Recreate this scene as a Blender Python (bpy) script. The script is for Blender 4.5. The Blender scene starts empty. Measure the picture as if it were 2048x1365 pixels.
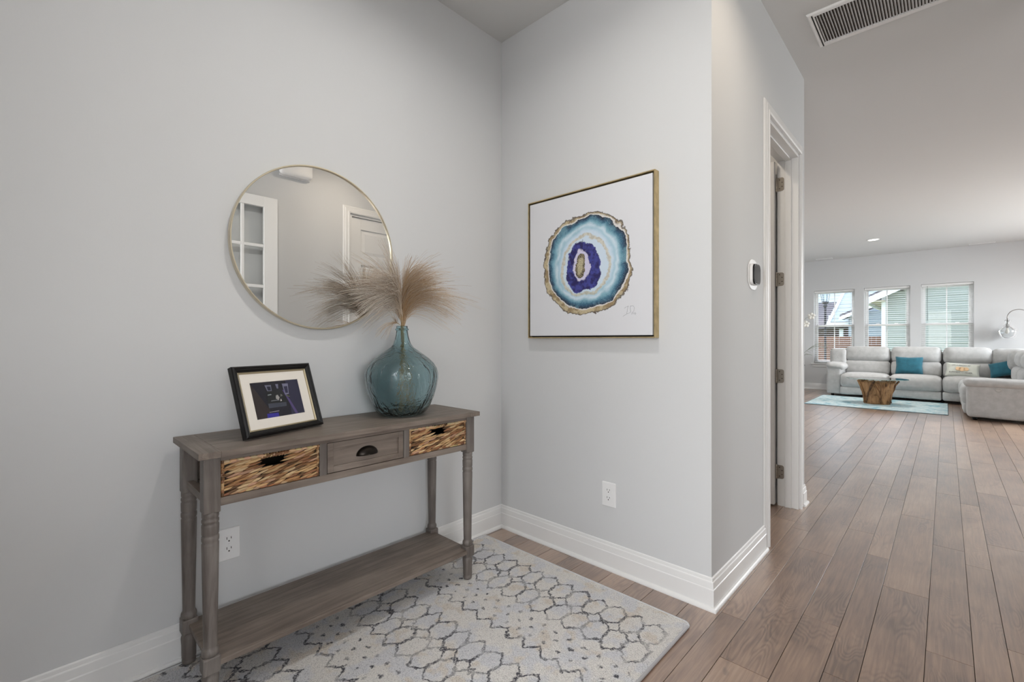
import bpy, bmesh, math, random
from mathutils import Vector, Matrix, noise as mnoise
R = random.Random(7)
SC = bpy.context.scene
COL = SC.collection
PI = math.pi

# ------------------------------------------------------------------ camera
YAW = math.atan(869 / 913)
cd = bpy.data.cameras.new('camera')
cd.sensor_width = 36.0
cd.lens = 913 / 2048 * 36.0
cd.shift_y = -2.5 / 2048
cd.clip_start = 0.02
cam = bpy.data.objects.new('camera', cd)
COL.objects.link(cam)
cam.location = (0, 0, 1.175)
cam.rotation_euler = (PI / 2, 0, YAW)
SC.camera = cam

# ------------------------------------------------------------------ world, sun, daylight at the windows behind the camera
W = bpy.data.worlds.new('sky')
SC.world = W
W.use_nodes = True
wn = W.node_tree
wn.nodes.clear()
sky = wn.nodes.new('ShaderNodeTexSky')
sky.sky_type = 'NISHITA'
sky.sun_disc = False
sky.sun_elevation = math.radians(62)
sky.sun_rotation = math.radians(-25)
sky.air_density = 1.0
sky.dust_density = 2.0
bg = wn.nodes.new('ShaderNodeBackground')
bg.inputs['Strength'].default_value = 1.0
wo = wn.nodes.new('ShaderNodeOutputWorld')
hs = wn.nodes.new('ShaderNodeHueSaturation')
hs.inputs['Saturation'].default_value = 0.55
wn.links.new(sky.outputs[0], hs.inputs['Color'])
wn.links.new(hs.outputs[0], bg.inputs[0])
wn.links.new(bg.outputs[0], wo.inputs[0])

def lamp(name, kind, loc, energy, color=(1, 1, 1), aim=None, **kw):
    d = bpy.data.lights.new(name, kind)
    d.energy = energy
    d.color = color
    for k, v in kw.items():
        setattr(d, k, v)
    o = bpy.data.objects.new(name, d)
    COL.objects.link(o)
    o.location = loc
    if aim is not None:
        o.rotation_euler = (Vector(aim) - Vector(loc)).to_track_quat('-Z', 'Y').to_euler()
    return o

lamp('sun', 'SUN', (-2, 12.4, 12), 2.6, (1.0, .95, .87), aim=(0, 8, 0), angle=math.radians(0.7))
# daylight standing in the off-camera window openings (study, front entry, and an added patio opening to brighten the great room)
lamp('daylight_study', 'AREA', (4.35, -1.15, 1.80), 82, (1.0, .985, .965), aim=(0, 0.1, 1.3),
     shape='RECTANGLE', size=2.0, size_y=1.0)
lamp('daylight_entry', 'AREA', (-0.22, -1.72, 1.40), 68, (1.0, .985, .965), aim=(-0.9, 2, 1.5),
     shape='RECTANGLE', size=0.75, size_y=2.1)
lamp('added_patio_light', 'AREA', (4.6, 10.6, 2.0), 360, (.97, .99, 1.0), aim=(0.0, 8.6, 0.0),
     shape='RECTANGLE', size=3.0, size_y=1.6, spread=math.radians(130))

SC.view_settings.view_transform = 'Standard'
SC.view_settings.look = 'None'
SC.view_settings.gamma = 1.0
SC.view_settings.use_curve_mapping = False
SC.view_settings.exposure = 0.15
SC.cycles.use_adaptive_sampling = True
SC.cycles.adaptive_threshold = 0.04
SC.cycles.max_bounces = 9
SC.cycles.diffuse_bounces = 4
SC.cycles.glossy_bounces = 4
SC.cycles.transmission_bounces = 10
SC.cycles.transparent_max_bounces = 16
SC.cycles.sample_clamp_indirect = 4.0
SC.cycles.use_denoising = True

# ------------------------------------------------------------------ materials
def srgb(r, g, b):
    f = lambda c: c / 12.92 if c <= .04045 else ((c + .055) / 1.055) ** 2.4
    return (f(r / 255), f(g / 255), f(b / 255), 1)

class NT:
    """small node-tree helper"""
    def __init__(self, name):
        self.m = bpy.data.materials.new(name)
        self.m.use_nodes = True
        self.t = self.m.node_tree
        self.t.nodes.clear()
        self.out = self.t.nodes.new('ShaderNodeOutputMaterial')
        self.b = self.t.nodes.new('ShaderNodeBsdfPrincipled')
        self.t.links.new(self.b.outputs[0], self.out.inputs[0])
    def n(self, typ, **kw):
        x = self.t.nodes.new('ShaderNode' + typ)
        for k, v in kw.items():
            setattr(x, k, v)
        return x
    def put(self, sock, v):
        if isinstance(v, bpy.types.NodeSocket):
            self.t.links.new(v, sock)
        elif isinstance(v, bpy.types.Node):
            self.t.links.new(v.outputs[0], sock)
        elif v is not None:
            sock.default_value = v
    def math(self, op, a, b=None, c=None, clamp=False):
        x = self.n('Math', operation=op, use_clamp=clamp)
        self.put(x.inputs[0], a); self.put(x.inputs[1], b); self.put(x.inputs[2], c)
        return x.outputs[0]
    def mix(self, f, a, b, blend='MIX'):
        x = self.n('Mix', data_type='RGBA', blend_type=blend)
        self.put(x.inputs['Factor'], f)
        self.put(x.inputs[6], a); self.put(x.inputs[7], b)
        return x.outputs[2]
    def ramp(self, f, stops, interp='LINEAR'):
        x = self.n('ValToRGB')
        x.color_ramp.interpolation = interp
        e = x.color_ramp.elements
        while len(e) < len(stops):
            e.new(0.5)
        for i, (p, c) in enumerate(stops):
            e[i].position = p
            e[i].color = c if len(c) == 4 else (*c, 1)
        self.put(x.inputs[0], f)
        return x.outputs[0]
    def step(self, f, lo, hi):
        x = self.n('MapRange', interpolation_type='SMOOTHSTEP')
        self.put(x.inputs[0], f); x.inputs[1].default_value = lo; x.inputs[2].default_value = hi
        return x.outputs[0]
    def coord(self, which='Object', scale=None, rot=None, loc=None):
        c = self.n('TexCoord').outputs[which]
        if scale or rot or loc:
            m = self.n('Mapping')
            self.put(m.inputs['Vector'], c)
            if scale: m.inputs['Scale'].default_value = scale
            if rot: m.inputs['Rotation'].default_value = rot
            if loc: m.inputs['Location'].default_value = loc
            return m.outputs[0]
        return c
    def noise(self, vec, scale, detail=4, rough=.55, dist=0, out=0):
        x = self.n('TexNoise')
        self.put(x.inputs['Vector'], vec)
        x.inputs['Scale'].default_value = scale
        x.inputs['Detail'].default_value = detail
        x.inputs['Roughness'].default_value = rough
        x.inputs['Distortion'].default_value = dist
        return x.outputs[out]
    def bump(self, h, strength=.2, dist=.01):
        x = self.n('Bump')
        x.inputs['Strength'].default_value = strength
        x.inputs['Distance'].default_value = dist
        self.put(x.inputs['Height'], h)
        self.put(self.b.inputs['Normal'], x.outputs[0])
    def set(self, **kw):
        for k, v in kw.items():
            self.put(self.b.inputs[k.replace('_', ' ')], v)
        return self

def plain(name, col, rough=.5, metal=0.0, bump=None, vary=None, **kw):
    t = NT(name)
    c = col if len(col) == 4 else (*col, 1)
    t.set(Base_Color=c, Roughness=rough, Metallic=metal)
    if vary:
        sc, amt = vary
        f = t.noise(t.coord('Object'), sc, 4)
        lo = tuple(x * (1 - amt) for x in c[:3]) + (1,)
        hi = tuple(min(1, x * (1 + amt)) for x in c[:3]) + (1,)
        t.set(Base_Color=t.ramp(f, [(.3, lo), (.7, hi)]))
    if bump:
        sc, st, di = bump
        t.bump(t.noise(t.coord('Object'), sc, 3), st, di)
    for k, v in kw.items():
        t.put(t.b.inputs[k.replace('_', ' ')], v)
    return t.m

M = {}
M['wall'] = plain('wall_paint', (.615, .623, .630), .75, bump=(260, .06, .002))
M['ceil'] = plain('ceiling_paint', (.60, .60, .592), .85, bump=(200, .06, .002))
M['trim'] = plain('white_trim', (.775, .775, .77), .32)
M['door'] = plain('white_door', (.80, .80, .795), .38)
M['nickel'] = plain('satin_nickel', (.42, .38, .33), .33, 1.0)
M['gold'] = plain('brushed_gold', (.56, .44, .24), .38, .9, vary=(30, .18))
M['pale_gold'] = plain('champagne_metal', (.72, .65, .50), .3, 1.0)
M['black'] = plain('black_paint', (.008, .0075, .0075), .42, Specular_IOR_Level=.3)
M['bronze'] = plain('oil_rubbed_bronze', (.020, .016, .013), .35, .8)
M['dark'] = plain('dark_void', (.01, .01, .01), .9)
M['plastic'] = plain('white_plastic', (.80, .80, .80), .3)
M['slot'] = plain('slot_black', (.01, .01, .01), .6)
M['canvas_edge'] = plain('canvas_side', (.75, .75, .74), .8)

def wood_mat(name, lo, mid, hi, axis=1, rough=.5, seam=0.0):
    t = NT(name)
    sc = [22, 22, 22]
    sc[axis] = 1.6
    v = t.coord('Object', scale=tuple(sc))
    a = t.noise(v, 1.6, 6, .62, 1.2)
    b = t.noise(t.coord('Object'), 5, 3)
    f = t.math('ADD', t.math('MULTIPLY', a, .65), t.math('MULTIPLY', b, .35))
    c = t.ramp(f, [(.34, lo), (.5, mid), (.68, hi)])
    t.set(Base_Color=c, Roughness=rough)
    t.bump(a, .12, .002)
    return t.m
M['grey_wood'] = wood_mat('washed_grey_wood', srgb(90, 79, 71), srgb(115, 104, 95), srgb(136, 125, 116), 1, .5)
M['grey_wood_z'] = wood_mat('washed_grey_wood_upright', srgb(84, 77, 72), srgb(107, 100, 95), srgb(127, 121, 116), 2, .5)
M['grey_wood_x'] = wood_mat('washed_grey_wood_end', srgb(92, 82, 74), srgb(118, 107, 98), srgb(138, 128, 119), 0, .5)

def plank_mat(use_obj=True):
    t = NT('oak_plank')
    oi = t.n('ObjectInfo')
    off = t.n('CombineXYZ')
    t.put(off.inputs[0], t.math('MULTIPLY', oi.outputs['Random'], 37.0))
    t.put(off.inputs[1], t.math('MULTIPLY', oi.outputs['Random'], 91.0))
    va = t.n('VectorMath', operation='ADD')
    t.put(va.inputs[0], t.coord('Object'))
    t.put(va.inputs[1], off.outputs[0])
    p = va.outputs[0]
    def mapped(s):
        m = t.n('Mapping'); t.put(m.inputs['Vector'], p); m.inputs['Scale'].default_value = s
        return m.outputs[0]
    grain = t.noise(mapped((60, 3.0, 1)), 1.5, 6, .6, .6)
    # cathedral figure: contour lines of a stretched noise
    fig = t.noise(mapped((7, 1.5, 1)), 1.0, 2, .5, .35)
    rings = t.math('ABSOLUTE', t.math('SINE', t.math('MULTIPLY', fig, 85.0)))
    rings = t.math('POWER', rings, 3.0)
    cloud = t.noise(mapped((3, 1.4, 1)), 1.5, 3)
    kn = t.noise(mapped((9, 5, 1)), 1.3, 2)
    knots = t.step(kn, .72, .80)
    f = t.math('ADD', t.math('MULTIPLY', grain, .45), t.math('MULTIPLY', cloud, .40))
    f = t.math('ADD', f, t.math('MULTIPLY', t.math('MULTIPLY', rings, t.step(t.noise(mapped((2.2, 1.1, 1)), 2.0, 2), .46, .64)), -.10))
    f = t.math('ADD', f, t.math('MULTIPLY', t.math('SUBTRACT', oi.outputs['Random'], .5), .14))
    col = t.ramp(f, [(.25, srgb(88, 62, 45)), (.38, srgb(130, 101, 81)), (.50, srgb(158, 129, 106)), (.66, srgb(186, 162, 142))])
    col = t.mix(t.math('MULTIPLY', knots, .55), col, srgb(72, 56, 47))
    t.set(Base_Color=col)
    rr = t.math('ADD', .30, t.math('MULTIPLY', grain, .16))
    t.set(Roughness=rr, Specular_IOR_Level=1.0, Coat_Weight=1.0, Coat_Roughness=.30, Coat_IOR=1.95)
    t.bump(t.math('ADD', grain, t.math('MULTIPLY', rings, .3)), .10, .0015)
    return t.m
M['plank'] = plank_mat()
M['subfloor'] = plain('joint_dark', (.03, .022, .018), .8)

def thin_glass(name, tint=(1, 1, 1), gloss=.06, rough=0.0):
    t = NT(name)
    t.t.nodes.remove(t.b)
    tr = t.n('BsdfTransparent'); tr.inputs[0].default_value = (*tint, 1)
    gl = t.n('BsdfGlossy'); gl.inputs['Roughness'].default_value = rough
    lw = t.n('LayerWeight'); lw.inputs[0].default_value = .5
    fr = t.math('MULTIPLY_ADD', t.math('POWER', lw.outputs['Facing'], 5.0), .45, .007)
    mx = t.n('MixShader')
    t.put(mx.inputs[0], fr)
    t.t.links.new(tr.outputs[0], mx.inputs[1]); t.t.links.new(gl.outputs[0], mx.inputs[2])
    t.t.links.new(mx.outputs[0], t.out.inputs[0])
    return t.m
M['pane'] = thin_glass('window_glass', (.985, .99, .987))
M['clear_glass'] = thin_glass('clear_lamp_glass', (.97, .98, .98))
def glow(name, col, strength):
    t = NT(name)
    t.set(Base_Color=(.9, .9, .9, 1), Emission_Color=(*col, 1), Emission_Strength=strength)
    return t.m

# ------------------------------------------------------------------ mesh helpers
class MB:
    def __init__(self):
        self.v, self.f, self.mi, self.sm = [], [], [], []
        self.cols = None
    def add(self, vs, fs, mi=0, smooth=False):
        o = len(self.v)
        self.v.extend([tuple(p) for p in vs])
        for f in fs:
            self.f.append(tuple(i + o for i in f)); self.mi.append(mi); self.sm.append(smooth)
        return self
    def box(self, x0, x1, y0, y1, z0, z1, mi=0):
        vs = [(x, y, z) for z in (z0, z1) for y in (y0, y1) for x in (x0, x1)]
        return self.add(vs, [(0, 2, 3, 1), (4, 5, 7, 6), (0, 1, 5, 4), (2, 6, 7, 3), (0, 4, 6, 2), (1, 3, 7, 5)], mi)
    def rbox(self, x0, x1, y0, y1, z0, z1, r=.004, seg=2, mi=0, smooth=True):
        bm = bmesh.new()
        bmesh.ops.create_cube(bm, size=1)
        for v in bm.verts:
            v.co = Vector(((x0 + x1) / 2 + v.co.x * (x1 - x0), (y0 + y1) / 2 + v.co.y * (y1 - y0), (z0 + z1) / 2 + v.co.z * (z1 - z0)))
        bmesh.ops.bevel(bm, geom=list(bm.edges), offset=r, segments=seg, profile=.5, affect='EDGES')
        bm.verts.index_update()
        self.add([v.co[:] for v in bm.verts], [[v.index for v in f.verts] for f in bm.faces], mi, False)
        bm.free()
        return self
    def lathe(self, prof, c=(0, 0, 0), n=24, mi=0, smooth=True, cap=True, sq=None):
        """prof: (r, z) list; axis z"""
        vs, fs = [], []
        for r, z in prof:
            for k in range(n):
                a = 2 * PI * k / n
                vs.append((c[0] + r * math.cos(a), c[1] + r * math.sin(a), c[2] + z))
        for i in range(len(prof) - 1):
            for k in range(n):
                k2 = (k + 1) % n
                fs.append((i * n + k, i * n + k2, (i + 1) * n + k2, (i + 1) * n + k))
        if cap:
            fs.append(tuple(reversed(range(n))))
            fs.append(tuple((len(prof) - 1) * n + k for k in range(n)))
        return self.add(vs, fs, mi, smooth)
    def tube(self, pts, rad, n=8, mi=0, smooth=True, cap=True):
        pts = [Vector(p) for p in pts]
        if not hasattr(rad, '__len__'):
            rad = [rad] * len(pts)
        vs, fs = [], []
        ref = None
        for i, p in enumerate(pts):
            d = (pts[min(i + 1, len(pts) - 1)] - pts[max(i - 1, 0)])
            if d.length < 1e-9: d = Vector((0, 0, 1))
            d.normalize()
            if ref is None:
                ref = d.orthogonal().normalized()
            else:
                ref = (ref - d * ref.dot(d))
                ref = ref.normalized() if ref.length > 1e-6 else d.orthogonal().normalized()
            s = d.cross(ref)
            for k in range(n):
                a = 2 * PI * k / n
                q = p + (ref * math.cos(a) + s * math.sin(a)) * rad[i]
                vs.append(q[:])
        for i in range(len(pts) - 1):
            for k in range(n):
                k2 = (k + 1) % n
                fs.append((i * n + k, i * n + k2, (i + 1) * n + k2, (i + 1) * n + k))
        if cap:
            fs.append(tuple(reversed(range(n))))
            fs.append(tuple((len(pts) - 1) * n + k for k in range(n)))
        return self.add(vs, fs, mi, smooth)
    def prism(self, poly, a, b, axis=1, mi=0, smooth=False):
        """poly of 2D points extruded along axis from a to b; 2D = the two other axes in order"""
        def P(u, v, w):
            q = [u, v]
            q.insert(axis, w)
            return tuple(q)
        n = len(poly)
        vs = [P(u, v, a) for u, v in poly] + [P(u, v, b) for u, v in poly]
        fs = [(i, (i + 1) % n, n + (i + 1) % n, n + i) for i in range(n)]
        self.add(vs, fs, mi, smooth)
        self.add(vs, [tuple(reversed(range(n))), tuple(range(n, 2 * n))], mi, False)
        return self
    def sweep(self, prof, path, closed=False, mi=0):
        """prof: (out, up) pairs; path: list of (point, out_dir, up_dir)"""
        vs, fs = [], []
        n = len(prof)
        for p, o, u in path:
            p, o, u = Vector(p), Vector(o), Vector(u)
            for a, b in prof:
                vs.append((p + o * a + u * b)[:])
        m = len(path)
        for i in range(m if closed else m - 1):
            j = (i + 1) % m
            for k in range(n):
                k2 = (k + 1) % n
                fs.append((i * n + k, i * n + k2, j * n + k2, j * n + k))
        if not closed:
            fs.append(tuple(reversed(range(n)))); fs.append(tuple((m - 1) * n + k for k in range(n)))
        return self.add(vs, fs, mi, False)
    def build(self, name, mats, parent=None, bevel=None, smooth_angle=None):
        me = bpy.data.meshes.new(name)
        me.from_pydata(self.v, [], self.f)
        if not isinstance(mats, (list, tuple)):
            mats = [mats]
        for m in mats:
            me.materials.append(M[m] if isinstance(m, str) else m)
        me.polygons.foreach_set('material_index', self.mi)
        me.polygons.foreach_set('use_smooth', self.sm)
        if self.cols is not None:
            ca = me.color_attributes.new('tint', 'FLOAT_COLOR', 'POINT')
            ca.data.foreach_set('color', [c for col in self.cols for c in (*col[:3], 1.0)])
        me.update()
        bm = bmesh.new(); bm.from_mesh(me)
        bmesh.ops.recalc_face_normals(bm, faces=bm.faces)
        bm.to_mesh(me); bm.free()
        o = bpy.data.objects.new(name, me)
        COL.objects.link(o)
        if parent is not None:
            o.parent = parent
        if bevel:
            md = o.modifiers.new('edge', 'BEVEL')
            md.width = bevel; md.segments = 2; md.limit_method = 'ANGLE'; md.angle_limit = math.radians(40)
        return o

def tag(o, label=None, cat=None, group=None, kind=None):
    if label: o['label'] = label
    if cat: o['category'] = cat
    if group: o['group'] = group
    if kind: o['kind'] = kind
    return o
def thing(name, label=None, cat=None, loc=(0, 0, 0), rz=0, group=None, kind=None):
    o = bpy.data.objects.new(name, None)
    o.empty_display_size = .05
    COL.objects.link(o)
    o.location = loc
    o.rotation_euler = (0, 0, rz)
    return tag(o, label, cat, group, kind)
def dup(o, name=None, parent=None, loc=None):
    c = o.copy()
    COL.objects.link(c)
    c.parent = parent
    if loc is not None: c.location = loc
    return c
def lerp(a, b, t): return a + (b - a) * t
def B(*a, **k): return MB().box(*a, **k)

def gridbox(h, r, n=(6, 6, 6), fn=None, c=(0, 0, 0)):
    """rounded box with half sizes h, edge radius r, n inner divisions; fn(P, unit) displaces"""
    mb = MB()
    def axis(hh, k):
        rr = min(r, hh * .98)
        edge = [-hh, -hh + rr * .12, -hh + rr * .45, -hh + rr]
        inner = [lerp(-hh + rr, hh - rr, i / k) for i in range(1, k)]
        return edge + inner + [-e for e in reversed(edge)]
    A = [axis(h[i], n[i]) for i in range(3)]
    idx, vs, fs = {}, [], []
    def vert(i, j, k):
        key = (i, j, k)
        if key not in idx:
            P = Vector((A[0][i], A[1][j], A[2][k]))
            inn = Vector([max(-(h[q] - min(r, h[q] * .98)), min(h[q] - min(r, h[q] * .98), P[q])) for q in range(3)])
            d = P - inn
            if d.length > 1e-9:
                dm = max(abs(x) for x in d)
                d = d.normalized() * min(r, dm) if dm < r * .99 else d.normalized() * r
                P = inn + d
            if fn: P = fn(P, Vector((P.x / h[0], P.y / h[1], P.z / h[2])))
            idx[key] = len(vs)
            vs.append((P.x + c[0], P.y + c[1], P.z + c[2]))
        return idx[key]
    L = [len(a) - 1 for a in A]
    for (a, b, cc) in ((0, 1, 2), (1, 2, 0), (2, 0, 1)):
        for side in (0, L[cc]):
            for i in range(L[a]):
                for j in range(L[b]):
                    def g(x, y):
                        q = [0, 0, 0]; q[a] = x; q[b] = y; q[cc] = side
                        return vert(*q)
                    f = (g(i, j), g(i + 1, j), g(i + 1, j + 1), g(i, j + 1))
                    fs.append(f if side else tuple(reversed(f)))
    mb.add(vs, fs, 0, True)
    return mb

# ================================================================== THE SETTING
XA, YB, XC, YE, XR = -2.035, 2.042, -0.742, 3.83, 0.36
ZC = 3.05
YF = 12.9
XL, XG = -3.4, 4.2

def structure(o, label=None):
    o['kind'] = 'structure'
    if label: o['label'] = label
    return o
# floor: dark bed with planks of three widths
fl = structure(B(-3.6, 4.3, -3.0, 13.1, -.05, -.013).build('floor', 'subfloor'), 'brown oak plank floor running down the hall')
widths = [.164, .129, .095]
x = -.609 - .388 * 8
cols = []
while x < 4.3:
    for w in widths:
        cols.append((x, w)); x += w
known = {-.609: 1.757, -.445: 2.272, -.316: 1.93, -.221: 2.802, -.058: 2.329, .071: 2.132, .166: 2.55, -.704: 2.05}
LEN = 1.23
pm = {}
for w in widths:
    g = .0010
    mb = MB()
    bz = .0002
    x0, x1, y0, y1 = g, w - g, g, LEN - g
    vs = [(x0, y0, -.012), (x1, y0, -.012), (x1, y1, -.012), (x0, y1, -.012),
          (x0, y0, -bz), (x1, y0, -bz), (x1, y1, -bz), (x0, y1, -bz),
          (x0 + bz, y0 + bz, 0), (x1 - bz, y0 + bz, 0), (x1 - bz, y1 - bz, 0), (x0 + bz, y1 - bz, 0)]
    fs = [(8, 9, 10, 11)]
    for i in range(4):
        j = (i + 1) % 4
        fs += [(i, j, j + 4, i + 4), (i + 4, j + 4, j + 8, i + 8)]
    pm[w] = (vs, fs)
pmesh = {}
rest = MB()
rp = random.Random(3)
cnt = 0
for cx, w in cols:
    off = rp.random() * LEN
    for k, y in known.items():
        if abs(k - cx) < .02: off = y
    y = off - LEN * math.ceil((off + 3.2) / LEN)
    while y < 13.0:
        ym = y + LEN
        hall = (cx + w > -.2 * ym - .15 and cx < .085 * ym + .12 and ym > 1.0 and cx < 1.3)
        foy = (-2.06 < cx + w and cx < -.6 and 1.2 < ym and y < 2.1) or (-.8 < cx + w / 2 < 0 and .8 < ym < 2.5)
        if (hall and (cx > -.86 or ym > 3.85)) or foy:
            if w not in pmesh:
                o = MB().add(*pm[w]).build('plank', 'plank', fl)
                pmesh[w] = o
                o.location = (cx, y, 0)
            else:
                o = dup(pmesh[w], parent=fl, loc=(cx, y, 0))
            cnt += 1
        else:
            vs, fs = pm[w]
            rest.add([(a + cx, b + y, c) for a, b, c in vs], fs)
        y += LEN
ro = rest.build('plank_field', 'plank', fl)
ro['kind'] = 'stuff'
print('planks', cnt)

structure(B(-3.6, 4.3, -3.0, 13.1, ZC, ZC + .12).build('ceiling', 'ceil'), 'flat white ceiling over foyer, hall and great room')
structure(B(XA - .12, XA, -1.62, YB + .12, 0, ZC).build('wall_left', 'wall'), 'light grey wall behind the console table')
structure(B(XA, XC - .12, YB, YB + .12, 0, ZC).build('wall_back', 'wall'), 'light grey wall carrying the agate painting')
DY0, DY1, DH = 2.90, 3.665, 2.455          # door opening in the hall wall
mb = MB()
mb.box(XC - .12, XC, YB, DY0, 0, ZC).box(XC - .12, XC, DY1, YE, 0, ZC).box(XC - .12, XC, DY0, DY1, DH, ZC)
structure(mb.build('wall_hall', 'wall'), 'light grey hall wall with thermostat and open doorway')
structure(B(XL - .12, XC - .12, YE - .12, YE, 0, ZC).build('wall_great_front', 'wall'))
structure(B(XL - .12, XL, YE, YF + .12, 0, ZC).build('wall_great_left', 'wall'))
# far wall with three windows
WIN = [(-2.30, -1.515), (-1.345, -.56), (-.39, .395)]
WZ0, WZ1 = .62, 2.335
mb = MB()
xs = [XL - .12] + [v for w in WIN for v in w] + [XG + .12]
for i in range(0, len(xs), 2):
    mb.box(xs[i], xs[i + 1], YF, YF + .14, 0, ZC)
for a, b in WIN:
    mb.box(a, b, YF, YF + .14, 0, WZ0).box(a, b, YF, YF + .14, WZ1, ZC)
structure(mb.build('wall_far', 'wall'), 'far living room wall with three windows')
# right side of the hall: french-door opening, closet door
mb = MB()
mb.box(XR, XR + .12, -1.62, -.78, 0, ZC).box(XR, XR + .12, .76, 2.225, 0, ZC).box(XR, XR + .12, 3.005, YE, 0, ZC)
mb.box(XR, XR + .12, -.78, .76, DH, ZC).box(XR, XR + .12, 2.225, 3.005, DH, ZC)
structure(mb.build('wall_hall_right', 'wall'))
structure(B(XR + .12, XG + .12, YE - .12, YE, 0, ZC).build('wall_great_front_right', 'wall'))
mb = MB()   # outer right wall: study window and the added patio opening for its lamp
mb.box(XG, XG + .12, -3, -2.2, 0, ZC).box(XG, XG + .12, -2.2, -.1, 0, 1.25).box(XG, XG + .12, -2.2, -.1, 2.35, ZC)
mb.box(XG, XG + .12, -.1, 9.0, 0, ZC).box(XG, XG + .12, 9.0, 12.2, 2.75, ZC).box(XG, XG + .12, 12.2, YF + .12, 0, ZC)
structure(mb.build('wall_right', 'wall'))
mb = MB()   # front wall with the glazed entry
mb.box(XA, -.60, -1.62, -1.5, 0, ZC).box(.15, XR, -1.62, -1.5, 0, ZC).box(-.60, .15, -1.62, -1.5, 2.45, ZC).box(-.60, .15, -1.62, -1.5, 0, .30)
structure(mb.build('wall_front', 'wall'))
structure(B(XR + .12, XG, -2.4, -2.28, 0, ZC).build('wall_study_side', 'wall'))
structure(B(XR + .12, XG, 2.6, 2.72, 0, ZC).build('wall_study_end', 'wall'))
structure(B(XA, XC - .12, 3.70, YE - .12, 0, ZC).build('wall_closet_end', 'wall'))
structure(B(XA - .12, XA, YB + .12, YE - .12, 0, ZC).build('wall_closet_back', 'wall'))

# baseboards: board with stepped cap, plus shoe moulding
BP = [(0, 0), (.014, 0), (.014, .088), (.0115, .092), (.0115, .094), (.010, .118), (.0085, .121), (.0065, .1225), (.0055, .134), (.002, .1375), (0, .1375)]
SH = [(.014, 0), (.0275, 0), (.0275, .006), (.025, .012), (.020, .017), (.014, .0185)]
def baseboard(name, pts, sides, label=None):
    """pts: wall-line points; out direction computed per point so that corners mitre"""
    n = len(pts)
    dirs = []
    for i in range(n - 1):
        d = (Vector(pts[i + 1]) - Vector(pts[i])).normalized()
        dirs.append(Vector((d.y, -d.x)) * sides)
    path = []
    for i in range(n):
        if i == 0: o = dirs[0]
        elif i == n - 1: o = dirs[-1]
        else:
            a, b = dirs[i - 1], dirs[i]
            s = (a + b)
            o = s / (1 + a.dot(b))
        path.append(((*pts[i], 0), (o.x, o.y, 0), (0, 0, 1)))
    b = structure(MB().sweep(BP, path).build(name, 'trim'), label)
    MB().sweep(SH, path).build('shoe_molding', 'trim', b)
    return b
CW = .072   # casing width
baseboard('baseboard_left', [(XA, -1.5), (XA, YB), (XC, YB), (XC, DY0 - CW)], 1, 'white baseboard wrapping the foyer corner and wall end')
baseboard('baseboard_hall', [(XC, DY1 + CW), (XC, YE), (XL, YE)], 1)
baseboard('baseboard_far', [(XL, YF), (XG, YF)], 1, 'white baseboard under the living room windows')
baseboard('baseboard_hall_right', [(XR, YE), (XR, 3.075)], 1)
baseboard('baseboard_hall_right_near', [(XR, 2.155), (XR, .832)], 1)

# casings
CP = [(0, 0), (.016, .0), (.019, .010), (.019, .016), (.0145, .020), (.0145, .046), (.0105, .052), (.0105, .062), (.007, .0685), (.004, .072), (0, .072)]
def casing(name, X, y0, y1, ztop, side, parent):
    """trim round an opening in a wall X=const; side +1: faces +X"""
    prof = CP
    path = [((X, y0 - .006, 0), (side, 0, 0), (0, -1, 0)), ((X, y0 - .006, ztop + .006), (side, 0, 0), (0, -1, 1)),
            ((X, y1 + .006, ztop + .006), (side, 0, 0), (0, 1, 1)), ((X, y1 + .006, 0), (side, 0, 0), (0, 1, 0))]
    return MB().sweep(prof, path).build(name, 'trim', parent)

def hinge(parent, loc):
    """hinge at the back edge of a jamb: leaf on jamb (plane y), knuckle"""
    mb = MB()
    w, h, r = .040, .095, .014
    poly = []
    for cx, cz, a0 in ((w - r, h / 2 - r, 0), (0, h / 2, 90), (0, -h / 2, 180), (w - r, -h / 2 + r, 270)):
        if cx == 0:
            poly.append((0, cz))
        else:
            for k in range(4):
                a = math.radians(a0 + k * 30)
                poly.append((cx + r * math.cos(a), cz + r * math.sin(a)))
    mb.prism(poly, -.0030, 0, axis=1)
    for k in range(5):
        z0 = -h / 2 + k * h / 5
        mb.lathe([(.0062, z0 + .0008), (.0066, z0 + .002), (.0066, z0 + h / 5 - .002), (.0062, z0 + h / 5 - .0008)], (-.006, -.006, 0), 10)
    mb.lathe([(.003, -h / 2 - .004), (.005, -h / 2 - .002), (.005, h / 2 + .002), (.003, h / 2 + .004)], (-.006, -.006, 0), 8)
    o = mb.build('hinge', 'nickel', parent)
    o.location = loc
    s = MB()
    for sx, sz in ((.012, .032), (.028, .012), (.012, -.030), (.028, -.016)):
        s.lathe([(.0040, 0), (.0036, .0012), (.001, .0014)], (0, 0, 0), 8)
        k = 3 * 8
        for i in range(len(s.v) - k, len(s.v)):
            x, y, z = s.v[i]
            s.v[i] = (x + sx, -.003 - z, y + sz)
    s.build('screw', plain('screw_dark', (.12, .10, .09), .4, 1.0) if 'screw' not in M else M['screw'], o)
    return o
M['screw'] = plain('screw_dark', (.12, .10, .09), .4, 1.0)

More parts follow.
